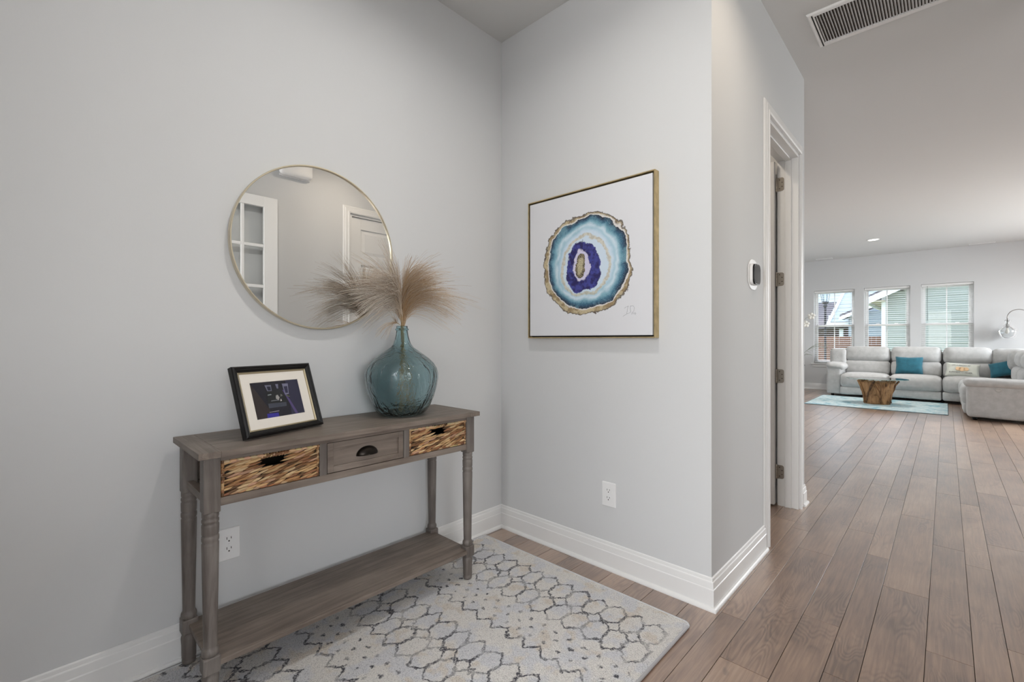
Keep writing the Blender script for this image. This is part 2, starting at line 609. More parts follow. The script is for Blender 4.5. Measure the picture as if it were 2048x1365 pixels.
# door_1: open door in the hall wall
d1 = structure(thing('door_1', 'white open door in the hall wall with nickel hinges', loc=(XC, DY1, 0)))
def local(mb, ox, oy, oz=0):
    mb.v = [(a - ox, b - oy, c - oz) for a, b, c in mb.v]
    return mb
mb = MB()
mb.box(XC - .128, XC + .002, DY1 - .018, DY1 + .0, 0, DH - .0).box(XC - .128, XC + .002, DY0, DY0 + .018, 0, DH)
mb.box(XC - .128, XC + .002, DY0 + .018, DY1 - .018, DH - .018, DH)
local(mb, XC, DY1).build('jamb', 'trim', d1, bevel=.0015)
mb = MB()
for y0, y1 in ((DY1 - .030, DY1 - .018), (DY0 + .018, DY0 + .030)):
    mb.box(XC - .078, XC - .040, y0, y1, 0, DH - .018)
mb.box(XC - .078, XC - .040, DY0 + .030, DY1 - .030, DH - .030, DH - .018)
local(mb, XC, DY1).build('door_stop', 'trim', d1, bevel=.002)
c = casing('casing', XC, DY0, DY1, DH, 1, d1); local_v = None
c.location = (-XC, -DY1, 0)
c2 = casing('casing', XC - .12, DY0, DY1, DH, -1, d1)
c2.location = (-XC, -DY1, 0)
def panel_leaf(name, w, h, t, mat='door', parent=None):
    """six-panel style leaf in x (width) / z, thickness y in [0,t]; raised panels on both faces"""
    mb = MB()
    st, np_ = .105, 6
    z0_, z1_ = .20, h - .115
    rl_ = .098
    ph_ = (z1_ - z0_ - rl_ * (np_ - 1)) / np_
    rows = [(z0_ + k * (ph_ + rl_), z0_ + k * (ph_ + rl_) + ph_) for k in range(np_)]
    mb.box(0, st, 0, t, 0, h).box(w - st, w, 0, t, 0, h)
    zs = [0] + [v for r in rows for v in r] + [h]
    for i in range(0, len(zs), 2):
        mb.box(st, w - st, 0, t, zs[i], zs[i + 1])
    for z0, z1 in rows:
        x0, x1 = st, w - st
        mb.box(x0, x1, .010, t - .010, z0, z1)
        e = .03
        for yy, s in ((.010, -1), (t - .010, 1)):
            a = [(x0 + .012, z0 + .012), (x1 - .012, z0 + .012), (x1 - .012, z1 - .012), (x0 + .012, z1 - .012)]
            b = [(x0 + .012 + e, z0 + .012 + e), (x1 - .012 - e, z0 + .012 + e), (x1 - .012 - e, z1 - .012 - e), (x0 + .012 + e, z1 - .012 - e)]
            vs = [(p, yy, q) for p, q in a] + [(p, yy + s * .008, q) for p, q in b]
            mb.add(vs, [(0, 1, 5, 4), (1, 2, 6, 5), (2, 3, 7, 6), (3, 0, 4, 7), (4, 5, 6, 7)])
    return mb.build(name, mat, parent, bevel=.0012)
leaf = panel_leaf('door_leaf', .74, DH - .035, .035, 'door', d1)
# opened into the closet: hinge edge just behind the jamb
leaf.location = (-.128 - .010, -.028, .012)
leaf.rotation_euler = (0, 0, PI)
for z in (.24, .918, 1.603, 2.274):
    hinge(d1, (-.126, -.018, z))

# door_2: closed panel door of the hall's right wall (seen in the mirror)
d2 = structure(thing('door_2', 'closed white panel door reflected in the round mirror', loc=(XR, 2.225, 0)))
c = casing('casing', XR, 2.225, 3.005, DH, -1, d2); c.location = (-XR, -2.225, 0)
mb = MB().box(0, .12, 0, .018, 0, DH).box(0, .12, .762, .78, 0, DH).box(0, .12, .018, .762, DH - .018, DH)
mb.build('jamb', 'trim', d2)
lf = panel_leaf('door_leaf', .74, DH - .035, .035, 'door', d2)
lf.location = (.048, .02, .012); lf.rotation_euler = (0, 0, PI / 2)
kn = MB().lathe([(.026, 0), (.026, .004), (.010, .008), (.010, .030), (.024, .038), (.027, .05), (.020, .060), (.004, .063)], (0, 0, 0), 20)
kn.v = [(-z, x, y) for x, y, z in kn.v]
k = kn.build('door_knob', 'nickel', lf)
k.location = (.68, .035, .95); k.rotation_euler = (0, 0, -PI / 2)

# door_3: french door leaf folded back against the hall's right wall (seen in the mirror)
d3 = structure(thing('door_3', 'white french door with glass panes reflected in the mirror', loc=(XR, .76, 0)))
c = casing('casing', XR, -.78, .76, DH, -1, d3); c.location = (-XR, -.76, 0)
mb = MB().box(0, .12, -1.54, -1.522, 0, DH).box(0, .12, -.018, 0, 0, DH).box(0, .12, -1.522, -.018, DH - .018, DH)
mb.build('jamb', 'trim', d3)
lw, lh, lt = .735, DH - .03, .036
fz0, fz1, st = .24, 2.335, .112
mb = MB()
X0 = -.04
mb.box(X0 - lt, X0, .01, .01 + st, .012, lh).box(X0 - lt, X0, .01 + lw - st, .01 + lw, .012, lh)
mb.box(X0 - lt, X0, .01 + st, .01 + lw - st, .012, fz0).box(X0 - lt, X0, .01 + st, .01 + lw - st, fz1, lh)
fd = mb.build('door_leaf', 'door', d3, bevel=.002)
pw = (lw - 2 * st - 2 * .026) / 3
ph = (fz1 - fz0 - 5 * .026) / 6
mo = None
for i in range(2):
    y = .01 + st + (i + 1) * pw + i * .026
    B(X0 - lt + .004, X0 - .004, y, y + .026, fz0, fz1).build('muntin', 'door', fd, bevel=.004)
for j in range(5):
    z = fz0 + (j + 1) * ph + j * .026
    B(X0 - lt + .005, X0 - .005, .01 + st, .01 + lw - st, z, z + .026).build('muntin', 'door', fd, bevel=.004)
po = None
for i in range(3):
    for j in range(6):
        y = .01 + st + i * (pw + .026); z = fz0 + j * (ph + .026)
        if po is None:
            po = B(-.002, .002, 0, pw, 0, ph).build('pane', 'pane', fd)
            po.location = (X0 - lt / 2, y, z)
        else:
            dup(po, parent=fd, loc=(X0 - lt / 2, y, z))

# blocker_door: unseen open leaf added to keep entry daylight off the left wall
d4 = structure(thing('blocker_door', 'added white door leaf behind the camera blocking entry light', loc=(-.60, -1.5, 0)))
fl4 = panel_leaf('door_leaf', .90, DH - .035, .044, 'door', d4)
fl4.location = (-.004, .01, .012); fl4.rotation_euler = (0, 0, PI / 2)

# chime box high on the hall's right wall (seen in the mirror)
ch = thing('door_chime', 'white rounded chime box reflected at the top of the mirror', 'door chime', (XR, 1.68, 2.765))
gb = gridbox((.035, .145, .085), .03, (3, 6, 5))
gb.v = [(a - .035, b, c) for a, b, c in gb.v]
gb.build('cover', 'plastic', ch)
B(-.012, 0, -.135, .135, -.093, -.075).build('base_plate', 'plastic', ch)

# ---- windows of the far wall
for wi, (a, b) in enumerate(WIN):
    w = structure(thing('window_%d' % (wi + 1), 'white double-hung window behind the sofa, %s' % ['nearest the orchid', 'middle of three', 'nearest the arc lamp'][wi], loc=(a, YF, WZ0)))
    ww, wh = b - a, WZ1 - WZ0
    yr = .085
    mb = MB()
    f = .032
    mb.box(0, f, yr, yr + .06, 0, wh).box(ww - f, ww, yr, yr + .06, 0, wh).box(f, ww - f, yr, yr + .06, wh - f, wh).box(f, ww - f, yr, yr + .06, 0, f)
    mb.build('frame', 'trim', w, bevel=.002)
    zr = .885
    s = .036
    def sash(nm, z0, z1, y):
        mb = MB()
        mb.box(f, f + s, y, y + .03, z0, z1).box(ww - f - s, ww - f, y, y + .03, z0, z1)
        mb.box(f + s, ww - f - s, y, y + .03, z0, z0 + s).box(f + s, ww - f - s, y, y + .03, z1 - s, z1)
        so = mb.build(nm, 'trim', w, bevel=.002)
        B(f + s, ww - f - s, y + .013, y + .017, z0 + s, z1 - s).build('pane', 'pane', so)
        B(ww / 2 - .009, ww / 2 + .009, y + .006, y + .024, z0 + s, z1 - s).build('muntin', 'trim', so)
        return so
    sash('upper_sash', zr - .02, wh - f, yr + .032)
    ls = sash('lower_sash', f, zr + .02, yr - .002)
    for k in (.3, .7):
        B(ww * k - .03, ww * k + .03, yr + .0, yr + .028, zr + .02, zr + .032).build('sash_lock', 'trim', ls, bevel=.003)
    # stool and apron
    B(-.05, ww + .05, -.045, yr, -.022, .0).build('sill', 'trim', w, bevel=.006)
    B(-.03, ww + .03, -.016, 0, -.085, -.022).build('apron', 'trim', w, bevel=.003)
    # drywall-return faces are the wall itself; blind
    bl = thing('window_blind', 'white slatted blind with open slats in the %s window' % ['orchid-side', 'middle', 'lamp-side'][wi], 'blind', (a, YF + .045, WZ0), group='blinds in the three living room windows')
    B(.006, ww - .006, -.028, .028, wh - .045, wh - .004).build('head_rail', 'trim', bl, bevel=.003)
    n, pitch = 36, (wh - .09) / 36
    base = None
    tilt = math.radians(4)
    for k in range(n):
        z = .045 + pitch * k
        if base is None:
            mb = MB()
            for q in range(4):
                t0, t1 = -.024 + q * .012, -.024 + (q + 1) * .012
                zz = lambda t: .0022 * (1 - (t / .024) ** 2)
                vs = [(.012, t0, zz(t0)), (ww - .012, t0, zz(t0)), (ww - .012, t1, zz(t1)), (.012, t1, zz(t1)),
                      (.012, t0, zz(t0) - .0025), (ww - .012, t0, zz(t0) - .0025), (ww - .012, t1, zz(t1) - .0025), (.012, t1, zz(t1) - .0025)]
                mb.add(vs, [(0, 1, 2, 3), (7, 6, 5, 4), (0, 4, 5, 1), (3, 2, 6, 7), (0, 3, 7, 4), (1, 5, 6, 2)])
            base = mb.build('slat', 'trim', bl)
            base.location = (0, 0, z); base.rotation_euler = (tilt, 0, 0)
        else:
            dup(base, parent=bl, loc=(0, 0, z))
    B(.012, ww - .012, -.026, .026, .012, .028).build('bottom_rail', 'trim', bl, bevel=.003)
    for q in (.1, .9):
        for yy in (-.0255, .0255):
            MB().tube([(ww * q, yy, .02), (ww * q, yy, wh - .04)], .0016, 5).build('ladder_cord', 'trim', bl)
    MB().tube([(.10, -.032, wh - .04), (.10, -.034, .95)], .004, 6).build('tilt_wand', 'clear_glass' if wi < 2 else plain('grey_wand', (.2, .22, .22), .3), bl)

# ---- ceiling pieces
# return-air grille over the hall
vx0, vx1, vy0, vy1 = -.588, .245, 3.078, 3.470
ve = thing('air_return_grille', 'long white return-air grille set in the hall ceiling', 'ceiling vent', (vx0, vy0, ZC))
lw_, ly_ = vx1 - vx0, vy1 - vy0
fw = .034
FPR = [(0, -.000), (0, -.004), (.004, -.010), (.010, -.013), (fw, -.010), (fw, 0)]
MB().sweep([(p, q) for p, q in FPR], [((0, 0, 0), (1, 1, 0), (0, 0, 1)), ((lw_, 0, 0), (-1, 1, 0), (0, 0, 1)), ((lw_, ly_, 0), (-1, -1, 0), (0, 0, 1)), ((0, ly_, 0), (1, -1, 0), (0, 0, 1))], closed=True).build('frame', 'trim', ve)
B(.022, .028, .012, ly_ - .012, -.0135, -.012).build('hinge_slot', 'dark', ve)
B(fw, lw_ - fw, fw, ly_ - fw, -.0008, -.0002).build('dark_backing', plain('backing_brown', (.045, .035, .028), .9, vary=(60, .5)), ve)  # thin mottled dark brown sheet behind the blades
nb = 54
bb = None
for k in range(nb):
    xk = fw + .008 + (lw_ - 2 * fw - .016) * k / (nb - 1)
    if bb is None:
        bb = MB().add([(-.0045, 0, -.0010), (-.0033, 0, -.0010), (.0035, 0, -.0115), (.0047, 0, -.0115), (-.0045, ly_ - 2 * fw, -.0010), (-.0033, ly_ - 2 * fw, -.0010), (.0035, ly_ - 2 * fw, -.0115), (.0047, ly_ - 2 * fw, -.0115)],
                      [(0, 1, 3, 2), (4, 6, 7, 5), (0, 2, 6, 4), (1, 5, 7, 3), (2, 3, 7, 6), (0, 4, 5, 1)]).build('blade', 'trim', ve)
        bb.location = (xk, fw, 0)
    else:
        dup(bb, parent=ve, loc=(xk, fw, 0))
def can_light(x, y, label, power, col, group='recessed ceiling lights', spread=PI):
    t = thing('recessed_light', label, 'ceiling light', (x, y, ZC), group=group)
    MB().lathe([(.096, -.0005), (.096, -.005), (.090, -.009), (.074, -.006), (.070, -.0005)], n=32, cap=False).build('trim_ring', 'trim', t)
    MB().lathe([(.071, -.004), (.05, -.0055), (.002, -.006)], n=32).build('lens', glow('lens_glow', col, 6), t)
    l = lamp('can_lamp', 'AREA', (0, 0, -.012), power, col, shape='DISK', size=.13, spread=spread)
    l.parent = t
    return t
WARM = (1.0, .86, .70)
can_light(-.998, 10.85, 'round recessed light in the ceiling before the windows', 16, (1, .93, .84), spread=2.0)
for p, q in (((1.75, 10.85), 'added fill light in the ceiling over the sofa return'), ((1.75, 7.6), 'added fill light in the ceiling beside the added patio opening'), ((-2.5, 7.6), 'added fill light in the ceiling behind the hall wall end'), ((1.75, 5.0), 'added fill light in the great room ceiling right past the hall')):
    can_light(*p, q, 11, (1, .96, .90), spread=2.6)  # unseen cans added to fill the great room with light
can_light(-.20, 2.05, 'round recessed light in the hall ceiling above the frame', 5.5, WARM, spread=2.6)
can_light(-1.25, 3.0, 'added fill light in the closet ceiling behind the hall door', 5, WARM)  # added can, brightens the open door leaf
can_light(-.95, .95, 'round recessed light in the foyer ceiling above the frame', 10, (1, .97, .92), spread=2.8)
def register(x, y, label, w=.30):
    t = thing('ceiling_register', label, 'ceiling vent', (x, y, ZC), group='supply registers by the window wall')
    MB().sweep([(0, 0), (0, -.004), (.006, -.008), (.022, -.006), (.022, 0)], [((-w / 2, -.07, 0), (1, 1, 0), (0, 0, 1)), ((w / 2, -.07, 0), (-1, 1, 0), (0, 0, 1)), ((w / 2, .07, 0), (-1, -1, 0), (0, 0, 1)), ((-w / 2, .07, 0), (1, -1, 0), (0, 0, 1))], closed=True).build('frame', 'trim', t)
    B(-w / 2 + .022, w / 2 - .022, -.048, .048, -.0016, -.0002).build('duct_shade', 'dark', t)  # dark sheet painted in for the shade of the duct
    for k in range(5):
        yy = -.038 + k * .019
        B(-w / 2 + .022, w / 2 - .022, yy - .0025, yy + .0025, -.007, -.002).build('louver', 'trim', t)
register(.50, 12.70, 'small white register in the ceiling above the lamp-side window', .36)
register(-2.05, 12.62, 'small white register in the ceiling near the hall wall edge', .32)

# ================================================================== FOYER FURNISHINGS
# ---- patterned rug
RX0, RX1, RY0, RY1, RZ = -1.998, -.757, .02, 1.868, .011
def rug_mat():
    t = NT('trellis_rug')
    co = t.coord('Object')
    wob = t.noise(co, 7, 2, .5, out=1)
    wob2 = t.noise(co, 55, 2, .5, out=1)
    vm = t.n('VectorMath', operation='MULTIPLY_ADD')
    t.put(vm.inputs[0], wob); vm.inputs[1].default_value = (.040, .040, 0); t.put(vm.inputs[2], co)
    vm2 = t.n('VectorMath', operation='MULTIPLY_ADD')
    t.put(vm2.inputs[0], wob2); vm2.inputs[1].default_value = (.030, .030, 0); t.put(vm2.inputs[2], vm.outputs[0])
    sx = t.n('SeparateXYZ'); t.put(sx.inputs[0], vm2.outputs[0])
    u, v = sx.outputs[0], sx.outputs[1]      # u along X, v = Y (object origin at far right edge)
    P = .0885
    def tri(off):
        q = t.math('FRACT', t.math('MULTIPLY_ADD', u, 1 / P, off))
        return t.math('SUBTRACT', t.math('MULTIPLY', t.math('ABSOLUTE', t.math('SUBTRACT', q, .5)), 4.0), 1.0)  # -1..1
    T0 = tri(0.12)
    per = .56
    vv = t.math('MULTIPLY', t.math('FRACT', t.math('DIVIDE', t.math('MULTIPLY', v, -1), per)), per)
    def line(center, amp, wdt=.0074):
        y = t.math('SUBTRACT', t.math('SUBTRACT', vv, center), t.math('MULTIPLY', T0, amp))
        d = t.math('ABSOLUTE', y)
        return t.math('SUBTRACT', 1.0, t.step(d, wdt * .55, wdt * 1.35))
    lines = None
    for cc, am in ((.090, .022), (.198, -.024), (.226, .024), (.335, -.022), (.530, .022)):
        l = line(cc, am)
        lines = l if lines is None else t.math('MAXIMUM', lines, l)
    # short bars that close the honeycomb cells, at the zigzag tips
    dx = t.math('MULTIPLY', t.math('SUBTRACT', 1.0, T0), P / 4)
    bar = t.math('SUBTRACT', 1.0, t.step(dx, .0042, .0100))
    for lo, hi in ((.112, .175), (.250, .313)):
        rng = t.math('MULTIPLY', t.step(vv, lo - .008, lo), t.math('SUBTRACT', 1.0, t.step(vv, hi, hi + .008)))
        lines = t.math('MAXIMUM', lines, t.math('MULTIPLY', bar, rng))
    # dots zone
    q1 = t.math('SUBTRACT', t.math('FRACT', t.math('MULTIPLY_ADD', u, 1 / .066, .12)), .5)
    row = t.math('FLOOR', t.math('DIVIDE', vv, .042))
    q1 = t.math('SUBTRACT', t.math('FRACT', t.math('ADD', t.math('MULTIPLY', u, 1 / .066), t.math('MULTIPLY', row, .5))), .5)
    q2 = t.math('SUBTRACT', t.math('FRACT', t.math('DIVIDE', vv, .042)), .5)
    dd = t.math('SQRT', t.math('ADD', t.math('POWER', t.math('MULTIPLY', q1, .066), 2), t.math('POWER', t.math('MULTIPLY', q2, .042), 2)))
    dots = t.math('SUBTRACT', 1.0, t.step(dd, .0055, .0105))
    zone = t.math('MULTIPLY', t.step(vv, .374, .380), t.math('SUBTRACT', 1.0, t.step(vv, .496, .504)))
    dots = t.math('MULTIPLY', dots, zone)
    fade = t.step(t.noise(co, 11, 3), .38, .56)
    fade2 = t.step(t.noise(co, 150, 3), .40, .54)
    pat = t.math('MAXIMUM', t.math('MULTIPLY', lines, t.math('MULTIPLY_ADD', fade, .5, .5)), t.math('MULTIPLY', dots, t.math('MULTIPLY_ADD', fade, .5, .5)))
    pat = t.math('MULTIPLY', pat, t.math('MULTIPLY_ADD', fade2, .5, .5))
    # ground: patches of ivory, cool grey and sand
    g1 = t.noise(co, 9, 2); g2 = t.noise(t.coord('Object', loc=(3, 7, 0)), 12, 2)
    gc = t.mix(t.step(g1, .44, .58), srgb(222, 219, 215), srgb(209, 210, 215))
    gc = t.mix(t.step(g2, .55, .68), gc, srgb(212, 203, 192))
    sp = t.noise(co, 330, 2)
    gc = t.mix(t.math('MULTIPLY', t.step(sp, .5, .7), .6), gc, srgb(240, 238, 234))
    gc = t.mix(t.math('MULTIPLY', t.step(sp, .48, .3), .7), gc, srgb(138, 136, 138))
    # border
    so = t.n('SeparateXYZ'); t.put(so.inputs[0], co)
    edge = t.math('MINIMUM', t.math('MULTIPLY', so.outputs[1], -1), t.math('MULTIPLY', so.outputs[0], -1))
    inner = t.step(edge, .030, .045)
    col = t.mix(t.math('MULTIPLY', pat, inner), gc, srgb(66, 66, 74))
    t.set(Base_Color=col, Roughness=.95, Specular_IOR_Level=.1)
    h = t.math('ADD', t.math('MULTIPLY', sp, .6), t.noise(co, 160, 3))
    t.bump(h, 1.0, .006)
    t.set(Sheen_Weight=.15)
    return t.m
M['rug'] = rug_mat()
rw, rl = RX1 - RX0, RY1 - RY0
rt = thing('area_rug', 'grey and ivory trellis-patterned area rug under the console table', 'rug', (RX1, RY1, 0))
mb = MB()
def rrect(x0, x1, y0, y1, r, n=5):
    out = []
    for cx, cy, a0 in ((x1 - r, y1 - r, 0), (x0 + r, y1 - r, 90), (x0 + r, y0 + r, 180), (x1 - r, y0 + r, 270)):
        for k in range(n):
            a = math.radians(a0 + 90 * k / (n - 1))
            out.append((cx + r * math.cos(a), cy + r * math.sin(a)))
    return out
mb.prism(rrect(-rw + .007, -.007, -rl + .007, -.007, .022), .0005, RZ, axis=2)
mb.build('pile', 'rug', rt)
pr = rrect(-rw + .006, -.006, -rl + .006, -.006, .023)
MB().tube([(p, q, .0065) for p, q in pr + pr[:1]], .0062, 8).build('bound_edge', plain('rug_binding', srgb(205, 206, 210), .9, bump=(500, .4, .002)), rt)

# ---- console table (local origin at its left back floor corner)
TZ = RZ
ct = thing('console_table', 'washed grey console table with turned legs, drawer and low shelf', 'table', (-2.006, .347, TZ))
OX, OY, OZ = -2.006, .347, TZ
def L(x, y, z): return (x - OX, y - OY, z - OZ)
def LB(x0, x1, y0, y1, z0, z1, r=None):
    mb = MB()
    a, b = L(x0, y0, z0), L(x1, y1, z1)
    if r: mb.rbox(a[0], b[0], a[1], b[1], a[2], b[2], r)
    else: mb.box(a[0], b[0], a[1], b[1], a[2], b[2])
    return mb
tx0, tx1, ty0, ty1 = -2.006, -1.643, .347, 1.500
tt = MB()
top = LB(tx0, tx1, ty0 + .0605, ty1 - .0605, .806, .8265, .0012).build('tabletop', 'grey_wood', ct)
for y0, y1 in ((ty0, ty0 + .0605), (ty1 - .0605, ty1)):
    LB(tx0, tx1, y0, y1, .806, .8265, .0012).build('breadboard_end', 'grey_wood_x', ct)
fxl, bxl = -1.691, -1.978            # leg centres
ly = (.389, 1.462)
hb = .0235
prof = [(.0135, .000), (.019, .004), (.0212, .010), (.0212, .017), (.0192, .021), (.0220, .026), (.0222, .070), (.0240, .092), (.0235, .100), (.0205, .106), (.0215, .118), (.022, .120)]
prof2 = [(.020, .164), (.0235, .168), (.0245, .176), (.0235, .184), (.0195, .190), (.0190, .196), (.0205, .30), (.0225, .42), (.0238, .515), (.0238, .520), (.0215, .524), (.0242, .530), (.0245, .537), (.0238, .543), (.0212, .546), (.0238, .550), (.0243, .575), (.0238, .580), (.0212, .583), (.0240, .588), (.0240, .595), (.0212, .599), (.0235, .604), (.0235, .622)]
for xx in (fxl, bxl):
    for yy in ly:
        mb = MB()
        c = L(xx, yy, TZ)
        mb.lathe(prof, c, 28).lathe(prof2, c, 28)
        mb.rbox(c[0] - .0245, c[0] + .0245, c[1] - .0245, c[1] + .0245, .112, .166, .005)
        mb.rbox(c[0] - hb, c[0] + hb, c[1] - hb, c[1] + hb, .618, .795, .003)
        mb.build('leg', 'grey_wood_z', ct)
fx = -1.672          # apron front face
LB(fx - .018, fx, ly[0] + hb, ly[1] - hb, .789, .806).build('upper_rail', 'grey_wood', ct, bevel=.001)
LB(fx - .018, fx, ly[0] + hb, ly[1] - hb, .646, .672).build('lower_rail', 'grey_wood', ct, bevel=.001)
for y0, y1 in ((.730, .757), (1.090, 1.117)):
    LB(fx - .018, fx, y0, y1, .672, .789).build('stile', 'grey_wood_z', ct, bevel=.001)
for y0, y1 in ((.73, .748), (1.099, 1.117)):
    LB(bxl, fx - .018, y0, y1, .672, .806).build('divider', 'grey_wood_x', ct)
for yy in ly:
    LB(bxl + hb, fxl - hb, yy - .010, yy + .010, .646, .672).build('side_rail', 'grey_wood_x', ct, bevel=.001)
LB(bxl - .004, bxl + .008, ly[0] + hb, ly[1] - hb, .646, .806).build('back_panel', 'grey_wood', ct)
LB(bxl, fx - .018, ly[0] + hb, ly[1] - hb, .660, .668).build('bottom_board', 'grey_wood', ct)
LB(bxl - .012, fx + .004, ly[0] - .004, ly[1] + .004, .141, .160, .003).build('shelf', 'grey_wood', ct)
# drawer
y0, y1, z0, z1 = .7595, 1.0875, .6745, .787
mb = MB()
fr = .023
for a in ((y0, y0 + fr, z0, z1), (y1 - fr, y1, z0, z1), (y0 + fr, y1 - fr, z0, z0 + fr), (y0 + fr, y1 - fr, z1 - fr, z1)):
    p, q = L(fx - .016, a[0], a[2]), L(fx - .001, a[1], a[3])
    mb.box(p[0], q[0], p[1], q[1], p[2], q[2])
dr = mb.build('drawer', 'grey_wood', ct, bevel=.0012)
LB(fx - .016, fx - .008, y0 + fr, y1 - fr, z0 + fr, z1 - fr).build('drawer_panel', 'grey_wood', dr)
LB(bxl + .03, fx - .017, y0 + .01, y1 - .01, z0, z1 - .02).build('drawer_box', 'grey_wood_x', dr)
# cup pull: half dome, open below
mb = MB()
vs, fs = [], []
na, nb2 = 18, 7
for i in range(na + 1):
    a = PI * i / na
    for j in range(nb2 + 1):
        e = (PI / 2) * j / nb2
        rr = math.cos(e)
        vs.append((.024 * math.sin(e), .047 * math.cos(a) * rr, .034 * math.sin(a) * rr))
for i in range(na):
    for j in range(nb2):
        k = i * (nb2 + 1) + j
        fs.append((k, k + 1, k + nb2 + 2, k + nb2 + 1))
mb.add(vs, fs, 0, True)
pl = mb.build('cup_pull', 'bronze', dr)
so = pl.modifiers.new('thick', 'SOLIDIFY'); so.thickness = .002
pl.location = L(fx - .0085, .9235, .7175)

# ---- woven baskets
def basket_mat():
    t = NT('seagrass_weave')
    a = t.n('Attribute', attribute_name='tint')
    v = t.coord('Object', scale=(60, 12, 60))
    n_ = t.noise(v, 3, 4)
    c = t.mix(n_, a.outputs['Color'], srgb(120, 88, 56), 'MULTIPLY')
    c = t.mix(.35, a.outputs['Color'], c)
    t.set(Base_Color=c, Roughness=.6)
    t.bump(n_, .3, .002)
    return t.m
M['seagrass'] = basket_mat()
M['basket_shade'] = plain('basket_inner_shade', (.02, .015, .010), .9)  # near-black colour paints in the shade behind weave and handle hole
def basket(y0, y1, label, seed):
    rr = random.Random(seed)
    w = y1 - y0
    x1, depth, h = -1.676, .27, .112
    t = thing('woven_basket', label, 'basket', (x1, y0, .672), group='seagrass baskets in the console table')
    pal = [srgb(200, 162, 116), srgb(178, 132, 86), srgb(214, 184, 142), srgb(150, 104, 70), srgb(190, 150, 122), srgb(140, 100, 64), srgb(206, 170, 122), srgb(108, 78, 50)]
    hole = (w * .375, w * .625, .071, .101)
    # liner walls (thin), front wall built round the handle opening
    m = MB()
    ti = .006
    m.box(-depth, -ti, .006, w - .006, .001, .004)
    m.box(-depth, -depth + ti, .006, w - .006, .004, h - .01)
    m.box(-depth + ti, -2 * ti, .006, .006 + ti, .004, h - .01).box(-depth + ti, -2 * ti, w - .006 - ti, w - .006, .004, h - .01)
    m.box(-2 * ti, -ti, .006, hole[0], .004, h - .01).box(-2 * ti, -ti, hole[1], w - .006, .004, h - .01)
    m.box(-2 * ti, -ti, hole[0], hole[1], .004, hole[2])
    m.build('shade_liner', 'basket_shade', t)
    mb = MB(); mb.cols = []
    def strand(p, d, nrm, ln, wd, th, col):
        """flattened spindle: centre p, direction d, outward normal nrm"""
        p, d, nrm = Vector(p), Vector(d).normalized(), Vector(nrm)
        s = d.cross(nrm).normalized()
        vs, fs = [], []
        st_ = [(-1, .12), (-.72, .62), (-.3, .98), (.2, 1), (.66, .70), (1, .15)]
        for q, k in st_:
            c = p + d * (ln / 2 * q) + nrm * (th * .5 * (1 - q * q) - abs(q) * .001)
            for a in range(6):
                an = 2 * PI * a / 6
                vs.append((c + s * (wd / 2 * k * math.cos(an)) + nrm * (th / 2 * k * math.sin(an)))[:])
        for i in range(5):
            for a in range(6):
                fs.append((i * 6 + a, i * 6 + (a + 1) % 6, (i + 1) * 6 + (a + 1) % 6, (i + 1) * 6 + a))
        mb.add(vs, fs, 0, True)
        mb.cols += [col] * len(vs)
    rows = 10
    rh = (h - .006) / rows
    def face(origin, along, length, nrm, is_front):
        for r in range(rows):
            z = .006 + rh * (r + .5)
            s = -.5 * (r % 2) * .03
            while s < length:
                ln = rr.uniform(.046, .074)
                c = s + ln * .5
                s += ln * .47
                if c < .006 or c > length - .006: continue
                if is_front and hole[0] - .004 < c < hole[1] + .004 and hole[2] - .002 < z < hole[3] + .003: continue
                col = list(rr.choice(pal)); k = rr.uniform(.75, 1.12)
                col = [v * k for v in col[:3]]
                tilt = rr.uniform(.14, .34) * (1 if is_front else 1)
                d = Vector(along) + Vector((0, 0, tilt))
                p = Vector(origin) + Vector(along) * c + Vector((0, 0, z + rr.uniform(-.0015, .0015)))
                strand(p, d, nrm, ln, rr.uniform(.0075, .0115), .009, col)
    face((-.006, 0, 0), (0, 1, 0), w, (1, 0, 0), True)
    face((-depth, .006, 0), (1, 0, 0), depth - .006, (0, -1, 0), False)
    face((-.006, w - .006, 0), (-1, 0, 0), depth - .006, (0, 1, 0), False)
    # vertical corner wraps and rim wraps
    for yy in (.004, w - .004):
        for r in range(rows + 1):
            strand((-.004, yy, .006 + rh * r), (.15, .2, 1), (.7, -.7 if yy < .1 else .7, 0), .022, .012, .008, [v * .9 for v in rr.choice(pal)[:3]])
    s = .0
    while s < w:
        if hole[0] - .012 < s < hole[1] + .008:
            strand((-.006, s, h - .005), (0, .25, 1), (1, 0, 0), .017, .0085, .008, [v * rr.uniform(.95, 1.15) for v in pal[2][:3]])
            s += .0095
        else:
            strand((-.004, s + .015, h - .003), (0, 1, -.05), (.6, 0, .8), .036, .011, .008, [v * rr.uniform(.95, 1.2) for v in pal[2][:3]])
            s += .020
    s = .0
    while s < w - .01:
        strand((-.004, s + .015, .005), (0, 1, .1), (1, 0, 0), .036, .009, .007, [v * rr.uniform(.75, 1.0) for v in rr.choice(pal)[:3]])
        s += .022
    mb.build('weave', 'seagrass', t)
    return t
basket(.4165, .7265, 'woven seagrass basket below the framed photo', 11)
basket(1.1205, 1.4355, 'woven seagrass basket below the glass vase', 23)

